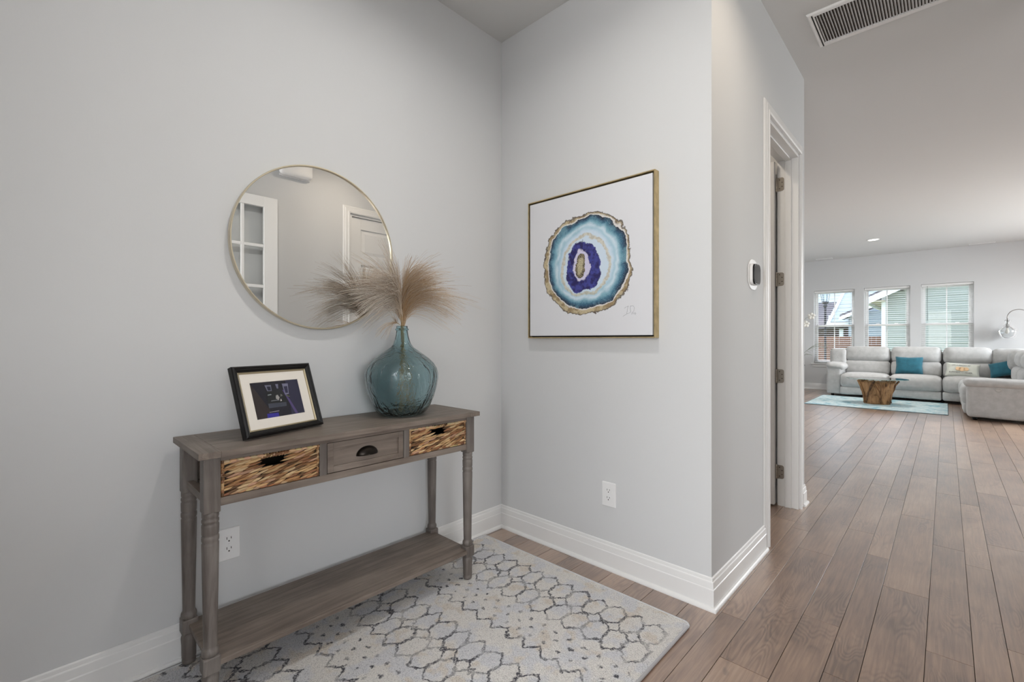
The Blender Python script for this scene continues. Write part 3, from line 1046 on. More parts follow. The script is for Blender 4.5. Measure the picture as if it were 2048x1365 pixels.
# ---- tabletop picture frame, leaning back
PW, PH, PT = .322, .260, .026
yawf = math.atan2(.289, .957)
al = math.radians(19.5)
pf = thing('picture_frame', 'black tabletop frame with cream mat and dark photograph', 'picture frame')
e_r = Vector((-.289, .957, 0)); nrm = Vector((.957, .289, 0))
up = Vector((0, 0, 1)) * math.cos(al) - nrm * math.sin(al)
fwd = nrm * math.cos(al) + Vector((0, 0, 1)) * math.sin(al)
bl = Vector((-1.7275, .5055, .8272 + PT * math.sin(al) + .0004))       # front lower-left corner
mtx = Matrix(((e_r.x, up.x, fwd.x, bl.x), (e_r.y, up.y, fwd.y, bl.y), (e_r.z, up.z, fwd.z, bl.z), (0, 0, 0, 1)))
pf.matrix_world = mtx       # local x right, y up, z out of the picture (front face z=0)
def rect_path(x0, x1, y0, y1, z=0):
    return [((x0, y0, z), (1, 1, 0), (0, 0, 1)), ((x1, y0, z), (-1, 1, 0), (0, 0, 1)), ((x1, y1, z), (-1, -1, 0), (0, 0, 1)), ((x0, y1, z), (1, -1, 0), (0, 0, 1))]
MB().sweep([(0, -PT), (0, -.006), (.002, -.003), (.007, 0), (.010, -.003), (.013, -.003), (.020, -.009), (.0215, -.012), (.0215, -PT)], rect_path(0, PW, 0, PH), closed=True).build('frame_moulding', 'black', pf)
MB().sweep([(.0212, -PT + .004), (.0212, -.0115), (.0225, -.0105), (.0265, -.013), (.0275, -.016), (.0275, -PT + .004)], rect_path(0, PW, 0, PH), closed=True).build('gold_lip', plain('antique_gold', (.46, .39, .26), .4, .7), pf)
mx, my = .062, .056
MB().sweep([(.0265, -.0185), (.0265, -.0165), (mx - .0275 + .0265, -.0165), (mx, -.0185)], rect_path(0, PW, 0, PH), closed=True).build('mat_board', plain('cream_mat', (.76, .72, .66), .8), pf)
B(.02, PW - .02, .02, PH - .02, -PT + .001, -PT + .004).build('backing_board', plain('backing', (.05, .04, .03), .9), pf)
ph = B(mx - .003, PW - mx + .003, my - .003, PH - my + .003, -.0205, -.0188).build('photograph', plain('photo_dark', srgb(24, 22, 34), .22), pf)
def flat(name, polys, z=-.01865):
    for i, (poly, col) in enumerate(polys):
        mb = MB()
        pts = [(mx + u * (PW - 2 * mx), my + v * (PH - 2 * my)) for u, v in poly]
        mb.prism(pts, z, z + .00010 + .00003 * i, axis=2)
        mb.build(name, plain('print_%d' % i, col, .22), ph)
flat('printed_shape', [
    ([(0, 0), (.25, 0), (.28, .25), (.02, .92), (0, 1)], srgb(46, 38, 38)),
    ([(.70, 0), (1, 0), (1, 1), (.72, 1), (.74, .55)], srgb(42, 40, 62)),
    ([(.26, .30), (.66, .30), (.66, .70), (.28, .72)], srgb(26, 28, 30)),
    ([(.27, .28), (.64, .28), (.65, .38), (.27, .40)], srgb(58, 62, 74)),
    ([(.20, .02), (.44, .02), (.44, .14), (.21, .15)], srgb(46, 40, 140)),
    ([(.26, .17), (.46, .17), (.46, .195), (.26, .185)], srgb(120, 116, 130)),
    ([(.62, .72), (.66, .70), (.86, .02), (.80, .02)], srgb(76, 64, 110)),
    ([(.31, .72), (.40, .71), (.41, .87), (.28, .88)], srgb(96, 98, 116)),
    ([(.325, .735), (.385, .73), (.39, .83), (.315, .84)], srgb(30, 30, 48)),
    ([(.66, .58), (.74, .58), (.77, .87), (.64, .88)], srgb(108, 108, 130)),
    ([(.675, .62), (.73, .62), (.745, .80), (.665, .80)], srgb(40, 38, 64)),
    ([(.515, .76), (.545, .76), (.56, .88), (.50, .88)], srgb(104, 104, 124)),
    ([(.45, .50), (.50, .46), (.53, .52), (.50, .60), (.46, .58)], srgb(150, 148, 146)),
    ([(.30, .60), (.38, .61), (.37, .64), (.30, .63)], srgb(110, 118, 120)),
    ([(.55, .54), (.60, .55), (.59, .60), (.56, .61)], srgb(92, 92, 90)),
    ([(.34, .45), (.52, .45), (.52, .465), (.35, .47)], srgb(110, 112, 118)),
    ([(.53, .42), (.56, .43), (.55, .49)], srgb(200, 196, 190)),
    ([(.67, .55), (.74, .50), (.75, .52), (.69, .57)], srgb(90, 96, 74)),
])
# easel strut behind
s = MB().box(PW / 2 - .03, PW / 2 + .03, .004, .18, -.002, 0)
st_o = s.build('easel_strut', 'black', pf)
st_o.location = (0, .03, -PT - .001)
st_o.rotation_euler = (math.radians(-24), 0, 0)
ins = None

# ---- demijohn vase
VX, VY, VZ = -1.838, 1.188, .8268
def vase_mat():
    t = NT('aqua_glass')
    t.set(Base_Color=(.67, .825, .855, 1), Roughness=.012, IOR=1.45, Transmission_Weight=1.0)
    v = t.coord('Object', scale=(1, 1, .28))
    h = t.math('ADD', t.noise(v, 24, 2, .5, .6), t.math('MULTIPLY', t.noise(t.coord('Object'), 60, 2), .25))
    t.bump(h, .55, .02)
    return t.m
M['aqua'] = vase_mat()
out = [(.030, 0), (.075, .001), (.098, .006), (.114, .018), (.130, .045), (.146, .085), (.158, .125), (.1655, .165), (.166, .190), (.160, .215), (.146, .240),
       (.124, .262), (.098, .281), (.072, .299), (.052, .314), (.040, .330), (.034, .348), (.0295, .368), (.0265, .388), (.0262, .390), (.0292, .393), (.0296, .398), (.0265, .402), (.0258, .408), (.0262, .412)]
inn = [(max(r - .0038, .012), z + (.0 if z > .05 else .006)) for r, z in out]
vs_ = thing('glass_vase', 'large aqua glass demijohn vase holding dried grass plumes', 'vase', (VX, VY, VZ))
mb = MB()
prof_v = [(.002, .004)] + out + [(.0228, .411)] + [(r, z) for r, z in reversed(inn[2:-1])] + [(.02, .0095), (.002, .0095)]
# note: order outer bottom -> top -> inner top -> inner bottom gives one closed wall
mb.lathe([(.002, .0)] + out + [(.0222, .4115)] + [(r, max(z, .010)) for r, z in reversed(inn[2:-1])] + [(.002, .010)], n=64, cap=False)
def lump(p):
    x, y, z = p
    k = 1.0
    a = mnoise.noise(Vector((x * 7, y * 7, z * 4)))
    b = mnoise.noise(Vector((x * 16 + 5, y * 16, z * 9)))
    if z > .02 and z < .31:
        w_ = min(1, (z - .02) / .05, (.31 - z) / .05)
        k = 1 + w_ * (.026 * a + .010 * b)
    return (x * k, y * k, z)
mb.v = [lump(p) for p in mb.v]
vb = mb.build('vase_body', 'aqua', vs_)
MB().lathe([(.0285, .3915), (.0312, .394), (.0315, .397), (.0290, .400)], n=40, cap=False).build('neck_ring', 'aqua', vs_)

# ---- dried grass plumes
def plume_mat():
    t = NT('dried_plume')
    a = t.n('Attribute', attribute_name='tint')
    t.set(Base_Color=a.outputs['Color'], Roughness=.7, Specular_IOR_Level=.25)
    return t.m
M['plume'] = plume_mat()
M['stem'] = plain('dry_stem', srgb(168, 144, 104), .7)
NECK = Vector((VX, VY, VZ + .412))
# (direction in metres from neck to plume tip: side along the wall (Y), toward room (X), up), fill, paleness, label
PL = [
    ((.02, .03, .33), 200, .25, 'tan grass plume standing tallest in the middle of the bunch'),
    ((-.09, .04, .37), 170, .6, 'pale grass plume rising left of centre, tip before the mirror edge'),
    ((.11, .05, .33), 190, .30, 'tan grass plume fanning up to the right of the bunch'),
    ((.20, .00, .24), 170, .40, 'grass plume arching far right over the table end'),
    ((.18, .05, .14), 130, .50, 'low grass plume curving out right above the vase shoulder'),
    ((-.14, .05, .26), 200, .9, 'silvery grass plume spreading left across the mirror'),
    ((-.16, .04, .13), 200, 1.0, 'palest grass plume drooping left below the mirror rim'),
    ((-.03, -.10, .29), 170, .5, 'grass plume at the back of the bunch, reflected in the mirror'),
    ((-.10, -.12, .21), 170, .8, 'grass plume leaning back toward the mirror glass'),
    ((-.16, .10, .01), 36, .5, 'thin sparse grass sprig hanging left at the vase neck'),
    ((.03, .10, .24), 190, .15, 'brownest grass plume leaning forward over the vase'),
]
TAN, PALE, DK = Vector(srgb(188, 155, 112)[:3]), Vector(srgb(216, 208, 197)[:3]), Vector(srgb(134, 94, 60)[:3])
for pi_, (dv, nfil, pale, lab) in enumerate(PL):
    rr = random.Random(100 + pi_)
    t = thing('grass_plume', lab, 'dried grass', NECK[:], group='dried grass plumes in the vase')
    tip = Vector((dv[1], dv[0], dv[2]))
    side = Vector((tip.x, tip.y, 0))
    az = side.normalized() if side.length > 1e-4 else Vector((1, 0, 0))
    ins_ = Vector((rr.uniform(-.008, .008), rr.uniform(-.008, .008), 0))
    foot = Vector((rr.uniform(-.05, .05), rr.uniform(-.05, .05), -.395))
    p1 = ins_ + Vector((0, 0, .17 if tip.z > .05 else .03)) + side * (.10 if tip.z > .05 else .4)
    def axis(s):
        return ins_ * ((1 - s) ** 2) + p1 * 2 * s * (1 - s) + tip * (s * s)
    MB().tube([foot, foot * .5 + Vector((rr.uniform(-.01, .01), rr.uniform(-.01, .01), 0)), ins_ + Vector((0, 0, -.07)), ins_, axis(.2), axis(.4)], [.0016, .0016, .0016, .0015, .0013, .0008], 6).build('stem', 'stem', t)
    mb = MB(); mb.cols = []
    Ltot = sum((axis((i + 1) / 10) - axis(i / 10)).length for i in range(10))
    # the plume is made of several drooping sprays; hairs of one spray keep together
    nspray = 9 if nfil > 60 else 3
    sprays = [(rr.uniform(.05, .52), rr.uniform(0, 2 * PI), rr.uniform(.04, .42), rr.uniform(.7, 1.15), rr.uniform(.2, .9) * (1.15 if .05 < tip.z < .2 else .9 if tip.z > .05 else .25)) for _ in range(nspray)]
    for k in range(int(nfil * 1.1)):
        s0, a, spr, lf, dr_ = sprays[k % nspray]
        s0 = max(.01, s0 + rr.gauss(0, .05)); a += rr.gauss(0, .28); spr = abs(spr + rr.gauss(0, .10)); lf *= rr.uniform(.7, 1.1)
        st = axis(s0)
        tan = (axis(min(1, s0 + .08)) - axis(s0)).normalized()
        o1 = tan.orthogonal().normalized(); o2 = tan.cross(o1)
        rad_ = (o1 * math.cos(a) + o2 * math.sin(a))
        ln = max(.05, Ltot * (1 - s0)) * lf + .03
        end_t = (axis(1) - axis(.8)).normalized()
        dirv = (tan + rad_ * spr).normalized()
        droop = dr_ * ln * rr.uniform(.7, 1.2)
        pts, rads = [], []
        N = 9
        ph_ = rr.uniform(0, 6)
        for i in range(N + 1):
            q = i / N
            dd_ = dirv.lerp((end_t + rad_ * spr * 1.3).normalized(), q * .75)
            p = st + dd_ * (ln * q) + az * (droop * .50 * q * q) - Vector((0, 0, droop * .50 * q ** 2.6))
            p += rad_.cross(tan) * (.0035 * math.sin(q * 5 + ph_))
            if p.x < XA + .008 - NECK.x:
                p.x = XA + .008 - NECK.x
            pts.append(p)
            rads.append(.00072 * (1 - .55 * q))
        mb.tube(pts, rads, 3, cap=False)
        c0 = TAN.lerp(DK, rr.uniform(0, .8) * (1 - pale)); c1 = TAN.lerp(PALE, min(1, pale + rr.uniform(-.1, .5)))
        c0 = c0.lerp(PALE, pale * .55)
        if rr.random() < .22: c1 = c1.lerp(DK, .6)
        for i in range(N + 1):
            c = c0.lerp(c1, min(1, (i / N) * 1.5))
            mb.cols += [c[:]] * 3
    mb.build('plume', 'plume', t)

# ---- round mirror
MY, MZ, MR = .884, 1.580, .359
mr = thing('wall_mirror', 'round mirror in a thin champagne metal frame', 'mirror', (XA, MY, MZ))
rp_ = []
for k in range(96):
    a = 2 * PI * k / 96
    rp_.append(((0, math.cos(a) * MR, math.sin(a) * MR), (0, -math.cos(a), -math.sin(a)), (1, 0, 0)))
MB().sweep([(0, .004), (0, .028), (.0012, .0295), (.0055, .0295), (.0065, .028), (.0065, .004)], rp_, closed=True).build('frame', 'pale_gold', mr)
g = MB().lathe([(MR - .006, .018), (MR - .006, .0215)], n=96, smooth=False)
g.v = [(z, x, y) for x, y, z in g.v]
t = NT('mirror_silver'); t.set(Base_Color=(.90, .905, .90, 1), Metallic=1.0, Roughness=.0)
g.build('mirror_glass', t.m, mr)
bk = MB().lathe([(MR - .006, .003), (MR - .006, .0175)], n=64, smooth=False)
bk.v = [(z, x, y) for x, y, z in bk.v]
bk.build('backing', 'dark', mr)

# ---- agate painting in a floater frame
px0, px1, pz0, pz1 = -1.774, -.984, 1.184, 1.972
pn = thing('framed_painting', 'square painting of a blue agate slice in a gold floater frame', 'painting', ((px0 + px1) / 2, YB, (pz0 + pz1) / 2))
hw = (px1 - px0) / 2; hh = (pz1 - pz0) / 2
fd_ = .042
MB().sweep([(0, .002), (0, fd_), (.0055, fd_), (.0055, .010), (.016, .010), (.016, .002)], [((-hw, 0, -hh), (1, 0, 1), (0, -1, 0)), ((hw, 0, -hh), (-1, 0, 1), (0, -1, 0)), ((hw, 0, hh), (-1, 0, -1), (0, -1, 0)), ((-hw, 0, hh), (1, 0, -1), (0, -1, 0))], closed=True).build('frame', 'gold', pn)
B(-hw + .006, hw - .006, -.0135, -.0105, -hh + .006, hh - .006).build('frame_rebate', 'dark', pn)
def agate_mat():
    t = NT('agate_painting')
    co = t.coord('Object')
    cx, cz = -1.378 - (px0 + px1) / 2, 1.577 - (pz0 + pz1) / 2
    big = t.noise(co, 6, 2, .5, out=1)
    mid = t.noise(co, 22, 3, .55, out=1)
    fine = t.noise(co, 70, 3, .6, out=1)
    def warp(vec, n_, k):
        s = t.n('VectorMath', operation='SUBTRACT'); t.put(s.inputs[0], n_); s.inputs[1].default_value = (.5, .5, .5)
        m = t.n('VectorMath', operation='MULTIPLY_ADD'); t.put(m.inputs[0], s.outputs[0]); m.inputs[1].default_value = (k, k, k); t.put(m.inputs[2], vec)
        return m.outputs[0]
    def radius(vec, ox, oz, ax, az, rot=0):
        s = t.n('SeparateXYZ'); t.put(s.inputs[0], vec)
        x_ = t.math('SUBTRACT', s.outputs[0], ox); z_ = t.math('SUBTRACT', s.outputs[2], oz)
        if rot:
            x2 = t.math('ADD', t.math('MULTIPLY', x_, math.cos(rot)), t.math('MULTIPLY', z_, math.sin(rot)))
            z2 = t.math('SUBTRACT', t.math('MULTIPLY', z_, math.cos(rot)), t.math('MULTIPLY', x_, math.sin(rot)))
            x_, z_ = x2, z2
        return t.math('SQRT', t.math('ADD', t.math('POWER', t.math('DIVIDE', x_, ax), 2), t.math('POWER', t.math('DIVIDE', z_, az), 2)))
    v1 = warp(warp(co, big, .075), mid, .026)
    v2 = warp(v1, fine, .020)
    ro_ = radius(warp(v2, mid, .020), cx - .004, cz - .006, .284, .276)                  # outline
    rb = radius(warp(v1, fine, .010), cx + .005, cz + .004, .259, .248)   # inner body
    rg = radius(v2, cx + .0, cz - .012, .158, .160)       # gold band
    ri = radius(warp(v2, mid, .03), cx - .010, cz - .016, .112, .132, .12)   # indigo
    rl = radius(warp(v2, mid, .02), cx - .020, cz - .010, .058, .076, .1)    # lavender
    rc = radius(v2, cx - .022, cz - .010, .034, .060, -.05)      # core
    sp = t.noise(co, 260, 2)
    body = t.ramp(rb, [(.0, srgb(206, 218, 232)), (.62, srgb(198, 214, 228)), (.70, srgb(164, 196, 212)), (.76, srgb(200, 216, 226)), (.83, srgb(126, 168, 186)), (.89, srgb(56, 104, 128)), (.94, srgb(34, 66, 92)), (.985, srgb(22, 26, 42))])
    patch = t.math('MULTIPLY', t.step(t.noise(co, 12, 3), .48, .66), .6)
    body = t.mix(t.math('MULTIPLY', patch, t.step(rb, .55, .85)), body, srgb(120, 168, 184))
    spk = t.math('MULTIPLY', t.step(sp, .60, .68), t.math('MULTIPLY', t.step(rb, .6, .82), .5))
    body = t.mix(spk, body, srgb(210, 226, 232))
    gold = t.mix(t.step(t.noise(co, 90, 3), .4, .6), srgb(176, 158, 118), srgb(206, 194, 164))
    gb_ = t.math('MULTIPLY', t.step(rg, .885, .915), t.math('SUBTRACT', 1, t.step(rg, .985, 1.02)))
    body = t.mix(t.math('MULTIPLY', gb_, .62), body, gold)
    ind = t.mix(t.step(t.noise(co, 40, 3), .36, .62), srgb(30, 24, 84), srgb(62, 66, 142))
    body = t.mix(t.math('SUBTRACT', 1, t.step(ri, .96, 1.02)), body, ind)
    body = t.mix(t.math('SUBTRACT', 1, t.step(rl, .93, 1.05)), body, t.mix(t.noise(co, 50, 2), srgb(190, 190, 220), srgb(214, 206, 224)))
    core = t.mix(t.step(sp, .50, .60), srgb(40, 36, 38), srgb(196, 180, 140))
    core = t.mix(t.step(rc, .45, .75), t.mix(t.step(sp, .45, .6), srgb(150, 140, 110), srgb(206, 196, 166)), core)
    body = t.mix(t.math('SUBTRACT', 1, t.step(rc, .95, 1.03)), body, core)
    rim = t.mix(t.step(t.noise(co, 34, 4), .42, .60), srgb(146, 126, 94), srgb(188, 174, 142))
    rim = t.mix(t.step(t.noise(co, 130, 3), .58, .70), rim, srgb(92, 78, 62))
    # dark ink edge on rim
    ink = t.step(ro_, .965, .995)
    rim = t.mix(t.math('MULTIPLY', ink, .8), rim, srgb(64, 60, 66))
    paper = srgb(214, 215, 219)
    gap = srgb(212, 210, 208)
    c = t.mix(t.step(rb, .985, .995), body, gap)
    c = t.mix(t.step(rb, 1.005, 1.030), c, rim)
    c = t.mix(t.step(ro_, .998, 1.012), c, paper)
    t.set(Base_Color=c, Roughness=.62)
    t.bump(t.noise(co, 500, 2), .12, .001)
    return t.m
B(-hw + .0135, hw - .0135, -.0385, -.011, -hh + .0135, hh - .0135).build('canvas', agate_mat(), pn)
# signature strokes on the canvas (thin ink lines)
ink = plain('ink_grey', srgb(120, 120, 126), .7)
def stroke(pts):
    z_ = -.0387
    MB().tube([(-1.155 - (px0 + px1) / 2 + u * .076, z_, 1.288 - (pz0 + pz1) / 2 + v * .053) for u, v in pts], .0006, 4).build('signature', ink, pn)
stroke([(.12, .78), (.25, .9), (.42, .95)])
stroke([(.40, 1.0), (.34, .6), (.30, .25), (.02, .04)])
stroke([(.30, .25), (.5, .33), (.58, .42), (.54, .8), (.56, .98)])
stroke([(.56, .95), (.75, .98), (.84, .8), (.80, .5), (.66, .3)])
stroke([(.64, .18), (.68, .36), (.74, .2), (.78, .36), (.82, .22), (.88, .34), (.94, .28), (.92, .18), (.86, .22)])

# ---- thermostat
th = thing('thermostat', 'white wall thermostat with glossy dark rounded face', 'thermostat', (XC, 2.622, 1.518))
def rprism(h1, h2, r, a, b, n=6):
    poly = rrect(-h1, h1, -h2, h2, r, n)
    return MB().prism(poly, a, b, axis=0, smooth=True)
rprism(.079, .079, .062, .0005, .004, 9).build('wall_plate', 'plastic', th, bevel=.0012)
rprism(.056, .056, .030, .004, .016).build('body', 'plastic', th, bevel=.001)
rprism(.0535, .0535, .029, .016, .0245).build('bezel', 'black', th, bevel=.002)
rprism(.050, .050, .027, .0245, .0256).build('screen', plain('dark_glass', (.05, .06, .065), .06, 0, Specular_IOR_Level=.8), th)

# ---- outlets
def outlet(loc, rz, label):
    t = thing('wall_outlet', label, 'outlet', loc, rz, group='white duplex wall outlets')
    # local: x right, y out of wall = -y
    poly = rrect(-.040, .040, -.062, .062, .004, 4)
    mb = MB()
    inner = rrect(-.037, .037, -.059, .059, .004, 4)
    n = len(poly)
    mb.add([(p, 0, q) for p, q in poly] + [(p, -.003, q) for p, q in poly] + [(p, -.006, q) for p, q in inner],
           [(i, (i + 1) % n, n + (i + 1) % n, n + i) for i in range(n)] + [(n + i, n + (i + 1) % n, 2 * n + (i + 1) % n, 2 * n + i) for i in range(n)] + [tuple(range(2 * n, 3 * n))])
    mb.build('cover_plate', 'plastic', t)
    for zc in (.0195, -.0195):
        poly = []
        for k in range(28):
            a = 2 * PI * k / 28
            poly.append((.0172 * math.cos(a), max(-.0125, min(.0125, .0172 * math.sin(a)))))
        r_ = MB().prism(poly, -.0078, -.0055, axis=1)
        r_.v = [(x, y, z + zc) for x, y, z in r_.v]
        ro2 = r_.build('receptacle', 'plastic', t, bevel=.0006)
        MB().box(-.0085, -.0062, -.0081, -.0076, zc + .000, zc + .0095).build('slot', 'slot', ro2)
        MB().box(.0062, .0085, -.0081, -.0076, zc + .001, zc + .0090).build('slot', 'slot', ro2)
        g_ = MB().lathe([(.0028, 0), (.0028, .0005)], n=12, smooth=False)
        g_.v = [(x, -.0081 + z, y + zc - .0065) for x, y, z in g_.v]
        g_.build('ground_hole', 'slot', ro2)
    s_ = MB().lathe([(.003, 0), (.0025, .0012), (.0005, .0014)], n=12)
    s_.v = [(x, -.006 - z, y) for x, y, z in s_.v]
    s_.build('plate_screw', 'plastic', t)
outlet((-1.255, YB, .381), 0, 'white duplex outlet below the agate painting')
outlet((XA, .529, .377), PI / 2, 'white duplex outlet behind the console table leg')

# ---- unseen bookcase shape added inside the study to shade the lower left wall
bc = thing('study_light_blocker', 'added bookcase-shaped light blocker just inside the study doorway', 'light blocker', (.60, -1.85, 0))
mb = MB().box(0, .30, 0, .02, 0, 1.22).box(0, .30, 1.43, 1.45, 0, 1.22).box(.285, .30, .02, 1.43, 0, 1.22).box(-.01, .31, -.01, 1.46, 1.22, 1.25)
mb.build('carcass', 'trim', bc, bevel=.002)
for z_ in (.06, .40, .76):
    B(.0, .285, .02, 1.43, z_, z_ + .02).build('shelf', 'trim', bc)

# ================================================================== GREAT ROOM
def fabric(name, col, k=.12):
    t = NT(name)
    f = t.noise(t.coord('Object'), 14, 4)
    g_ = t.noise(t.coord('Object'), 240, 2)
    lo = tuple(x * (1 - k) for x in col[:3]) + (1,); hi = tuple(min(1, x * (1 + k)) for x in col[:3]) + (1,)
    t.set(Base_Color=t.ramp(t.math('ADD', t.math('MULTIPLY', f, .6), t.math('MULTIPLY', g_, .4)), [(.35, lo), (.65, hi)]), Roughness=.9, Sheen_Weight=.25)
    t.bump(g_, .25, .002)
    return t.m
M['sofa'] = fabric('dove_grey_fabric', srgb(176, 177, 177))
M['teal'] = fabric('teal_velvet', srgb(30, 94, 112), .22)
M['pillow_pale'] = fabric('pale_linen', srgb(206, 210, 202), .06)

sf = thing('sectional_sofa', 'light grey L-shaped reclining sectional sofa below the windows', 'sofa', (-1.85, 9.4, 0))
SX, SY = -1.85, 9.4
def cush(name, x0, x1, y0, y1, z0, z1, r=.06, puff=(0, 0, 0), rot=(0, 0, 0), wr=.006, seed=0, mat='sofa'):
    h = ((x1 - x0) / 2, (y1 - y0) / 2, (z1 - z0) / 2)
    def fn(P, U):
        q = [1 - abs(U.x) ** 2.4, 1 - abs(U.y) ** 2.4, 1 - abs(U.z) ** 2.4]
        P = Vector(P)
        P.x += math.copysign(puff[0], U.x) * (abs(U.x) ** 3) * max(0, q[1]) * max(0, q[2])
        P.y += math.copysign(puff[1], U.y) * (abs(U.y) ** 3) * max(0, q[0]) * max(0, q[2])
        P.z += math.copysign(puff[2], U.z) * (abs(U.z) ** 3) * max(0, q[0]) * max(0, q[1])
        n_ = mnoise.noise(Vector((P.x * 6 + seed * 3.1, P.y * 6, P.z * 6)))
        P += Vector((U.x, U.y, U.z)) * (wr * n_)
        return P
    o = gridbox(h, r, (8, 6, 5), fn).build(name, mat, sf)
    o.location = ((x0 + x1) / 2 - SX, (y0 + y1) / 2 - SY, (z0 + z1) / 2)
    o.rotation_euler = rot
    return o
# frame / body behind
cush('back_frame', -1.84, 1.30, 12.42, 12.66, .06, .93, .06)
cush('back_wing', -1.845, -1.56, 12.0, 12.5, .42, .985, .06)
cush('back_frame', 1.10, 1.34, 9.55, 12.5, .06, .93, .06)
cush('base_frame', -1.56, 1.15, 11.72, 12.4, .05, .30, .03)
cush('base_frame', .40, 1.15, 9.70, 11.8, .05, .30, .03)
# left arm
cush('armrest', -1.838, -1.590, 11.585, 12.45, .045, .60, .03)
cush('armrest_pad', -1.855, -1.530, 11.57, 12.40, .555, .690, .064, (.008, .012, .012), (0, math.radians(5), 0))
# seats along the windows
for i, (a, b) in enumerate(((-1.600, -.832), (-.826, -.062), (-.056, .62))):
    cush('seat_cushion', a, b, 11.50, 12.22, .20, .475, .075, (0, .02, .028), seed=i)
    cush('footrest_panel', a + .004, b - .004, 11.515, 11.70, .055, .212, .03, (0, .008, 0), seed=i + 9)
    cush('back_cushion_lower', a + .006, b - .006, 12.03, 12.32, .44, .735, .07, (0, .02, 0), (math.radians(-8), 0, 0), seed=i + 3)
    cush('back_cushion_upper', a + .004, b - .004, 12.06, 12.46, .70, 1.02, .095, (0, .03, .01), (math.radians(-6), 0, 0), seed=i + 5)
# corner wedge
cush('corner_cushion', .62, 1.12, 12.02, 12.46, .66, 1.0, .11, (.01, .04, .01), (math.radians(-6), 0, math.radians(-22)), seed=8)
cush('corner_cushion', .86, 1.20, 11.55, 12.15, .62, 1.0, .12, (.04, .01, .01), (0, 0, math.radians(-28)), seed=12)
cush('corner_seat', .60, 1.12, 11.5, 12.25, .20, .475, .07, (0, .02, .02), seed=13)
# return toward the room
for i, (a, b) in enumerate(((9.74, 10.60), (10.61, 11.49))):
    cush('seat_cushion', .17, .95, a, b, .20, .485, .08, (.02, 0, .03), seed=20 + i)
    cush('footrest_panel', .185, .34, a + .004, b - .004, .055, .212, .03, (.008, 0, 0), seed=30 + i)
    cush('back_cushion_lower', .80, 1.08, a + .006, b - .006, .44, .735, .08, (.02, 0, 0), seed=40 + i)
    cush('back_cushion_upper', .84, 1.22, a + .004, b - .004, .69, 1.0, .11, (.03, 0, .01), (0, math.radians(6), 0), seed=50 + i)
M['sofa_side'] = fabric('dove_grey_fabric_side', srgb(184, 178, 172), .1)
cush('armrest', .215, 1.25, 9.43, 9.72, .045, .53, .045, mat='sofa')
cush('armrest_pad', .185, 1.10, 9.405, 9.76, .485, .605, .058, (.01, .004, .01))
u = MB().lathe([(.030, 0), (.030, .003), (.022, .005), (.020, .003), (.002, .003)], n=20)
u.v = [(x * 1.15, -z, y) for x, y, z in u.v]
uo = u.build('power_button', plain('button_grey', (.45, .45, .44), .4), sf)
uo.location = (.533 - SX, 9.429 - SY, .46)
for px_, py_ in ((-1.75, 11.7), (-1.75, 12.5), (.3, 9.55), (1.2, 9.55), (1.2, 12.5), (-.06, 11.75)):
    MB().lathe([(.025, 0), (.03, .05)], (px_ - SX, py_ - SY, 0), 12).build('foot', 'black', sf)

# throw pillows
def pillow(name, loc, w, h, t, rot, mat, label, seed):
    th_ = thing(name, label, 'pillow', loc, group='throw pillows on the sectional sofa')
    th_.rotation_euler = rot
    n = 16
    vs, fs = [], []
    for s in (1, -1):
        for i in range(n + 1):
            for j in range(n + 1):
                u, v = 2 * i / n - 1, 2 * j / n - 1
                e = (max(0, 1 - u ** 4) * max(0, 1 - v ** 4)) ** .55
                pin = 1 - .07 * (1 - abs(v)) * abs(u) ** 2 - .0
                pin2 = 1 - .09 * (1 - abs(u)) * abs(v) ** 2
                nn = mnoise.noise(Vector((u * 2 + seed, v * 2, s)))
                vs.append((u * w / 2 * pin, -s * (t / 2 * e * (1 + .12 * nn) + .002), v * h / 2 * pin2))
    N = (n + 1) ** 2
    for s in range(2):
        for i in range(n):
            for j in range(n):
                k = s * N + i * (n + 1) + j
                f = (k, k + n + 1, k + n + 2, k + 1)
                fs.append(f if s == 0 else tuple(reversed(f)))
    rim = [i * (n + 1) for i in range(n + 1)] + [n * (n + 1) + j for j in range(1, n + 1)] + [i * (n + 1) + n for i in range(n - 1, -1, -1)] + [j for j in range(n - 1, 0, -1)]
    for a in range(len(rim)):
        p, q = rim[a], rim[(a + 1) % len(rim)]
        fs.append((p, q, N + q, N + p))
    MB().add(vs, fs, 0, True).build('cover', mat, th_)
    return th_
pillow('throw_pillow', (-.537, 11.985, .665), .42, .36, .14, (math.radians(-18), 0, 0), 'teal', 'teal velvet throw pillow in the middle of the sofa', 1)
p2 = pillow('throw_pillow', (.215, 11.93, .605), .46, .27, .13, (math.radians(-24), math.radians(4), 0), 'pillow_pale', 'pale lettered throw pillow beside the sofa corner', 2)
pillow('throw_pillow', (.72, 11.85, .655), .36, .28, .13, (math.radians(-20), math.radians(-16), math.radians(-24)), 'teal', 'teal throw pillow leaning in the sofa corner', 3)
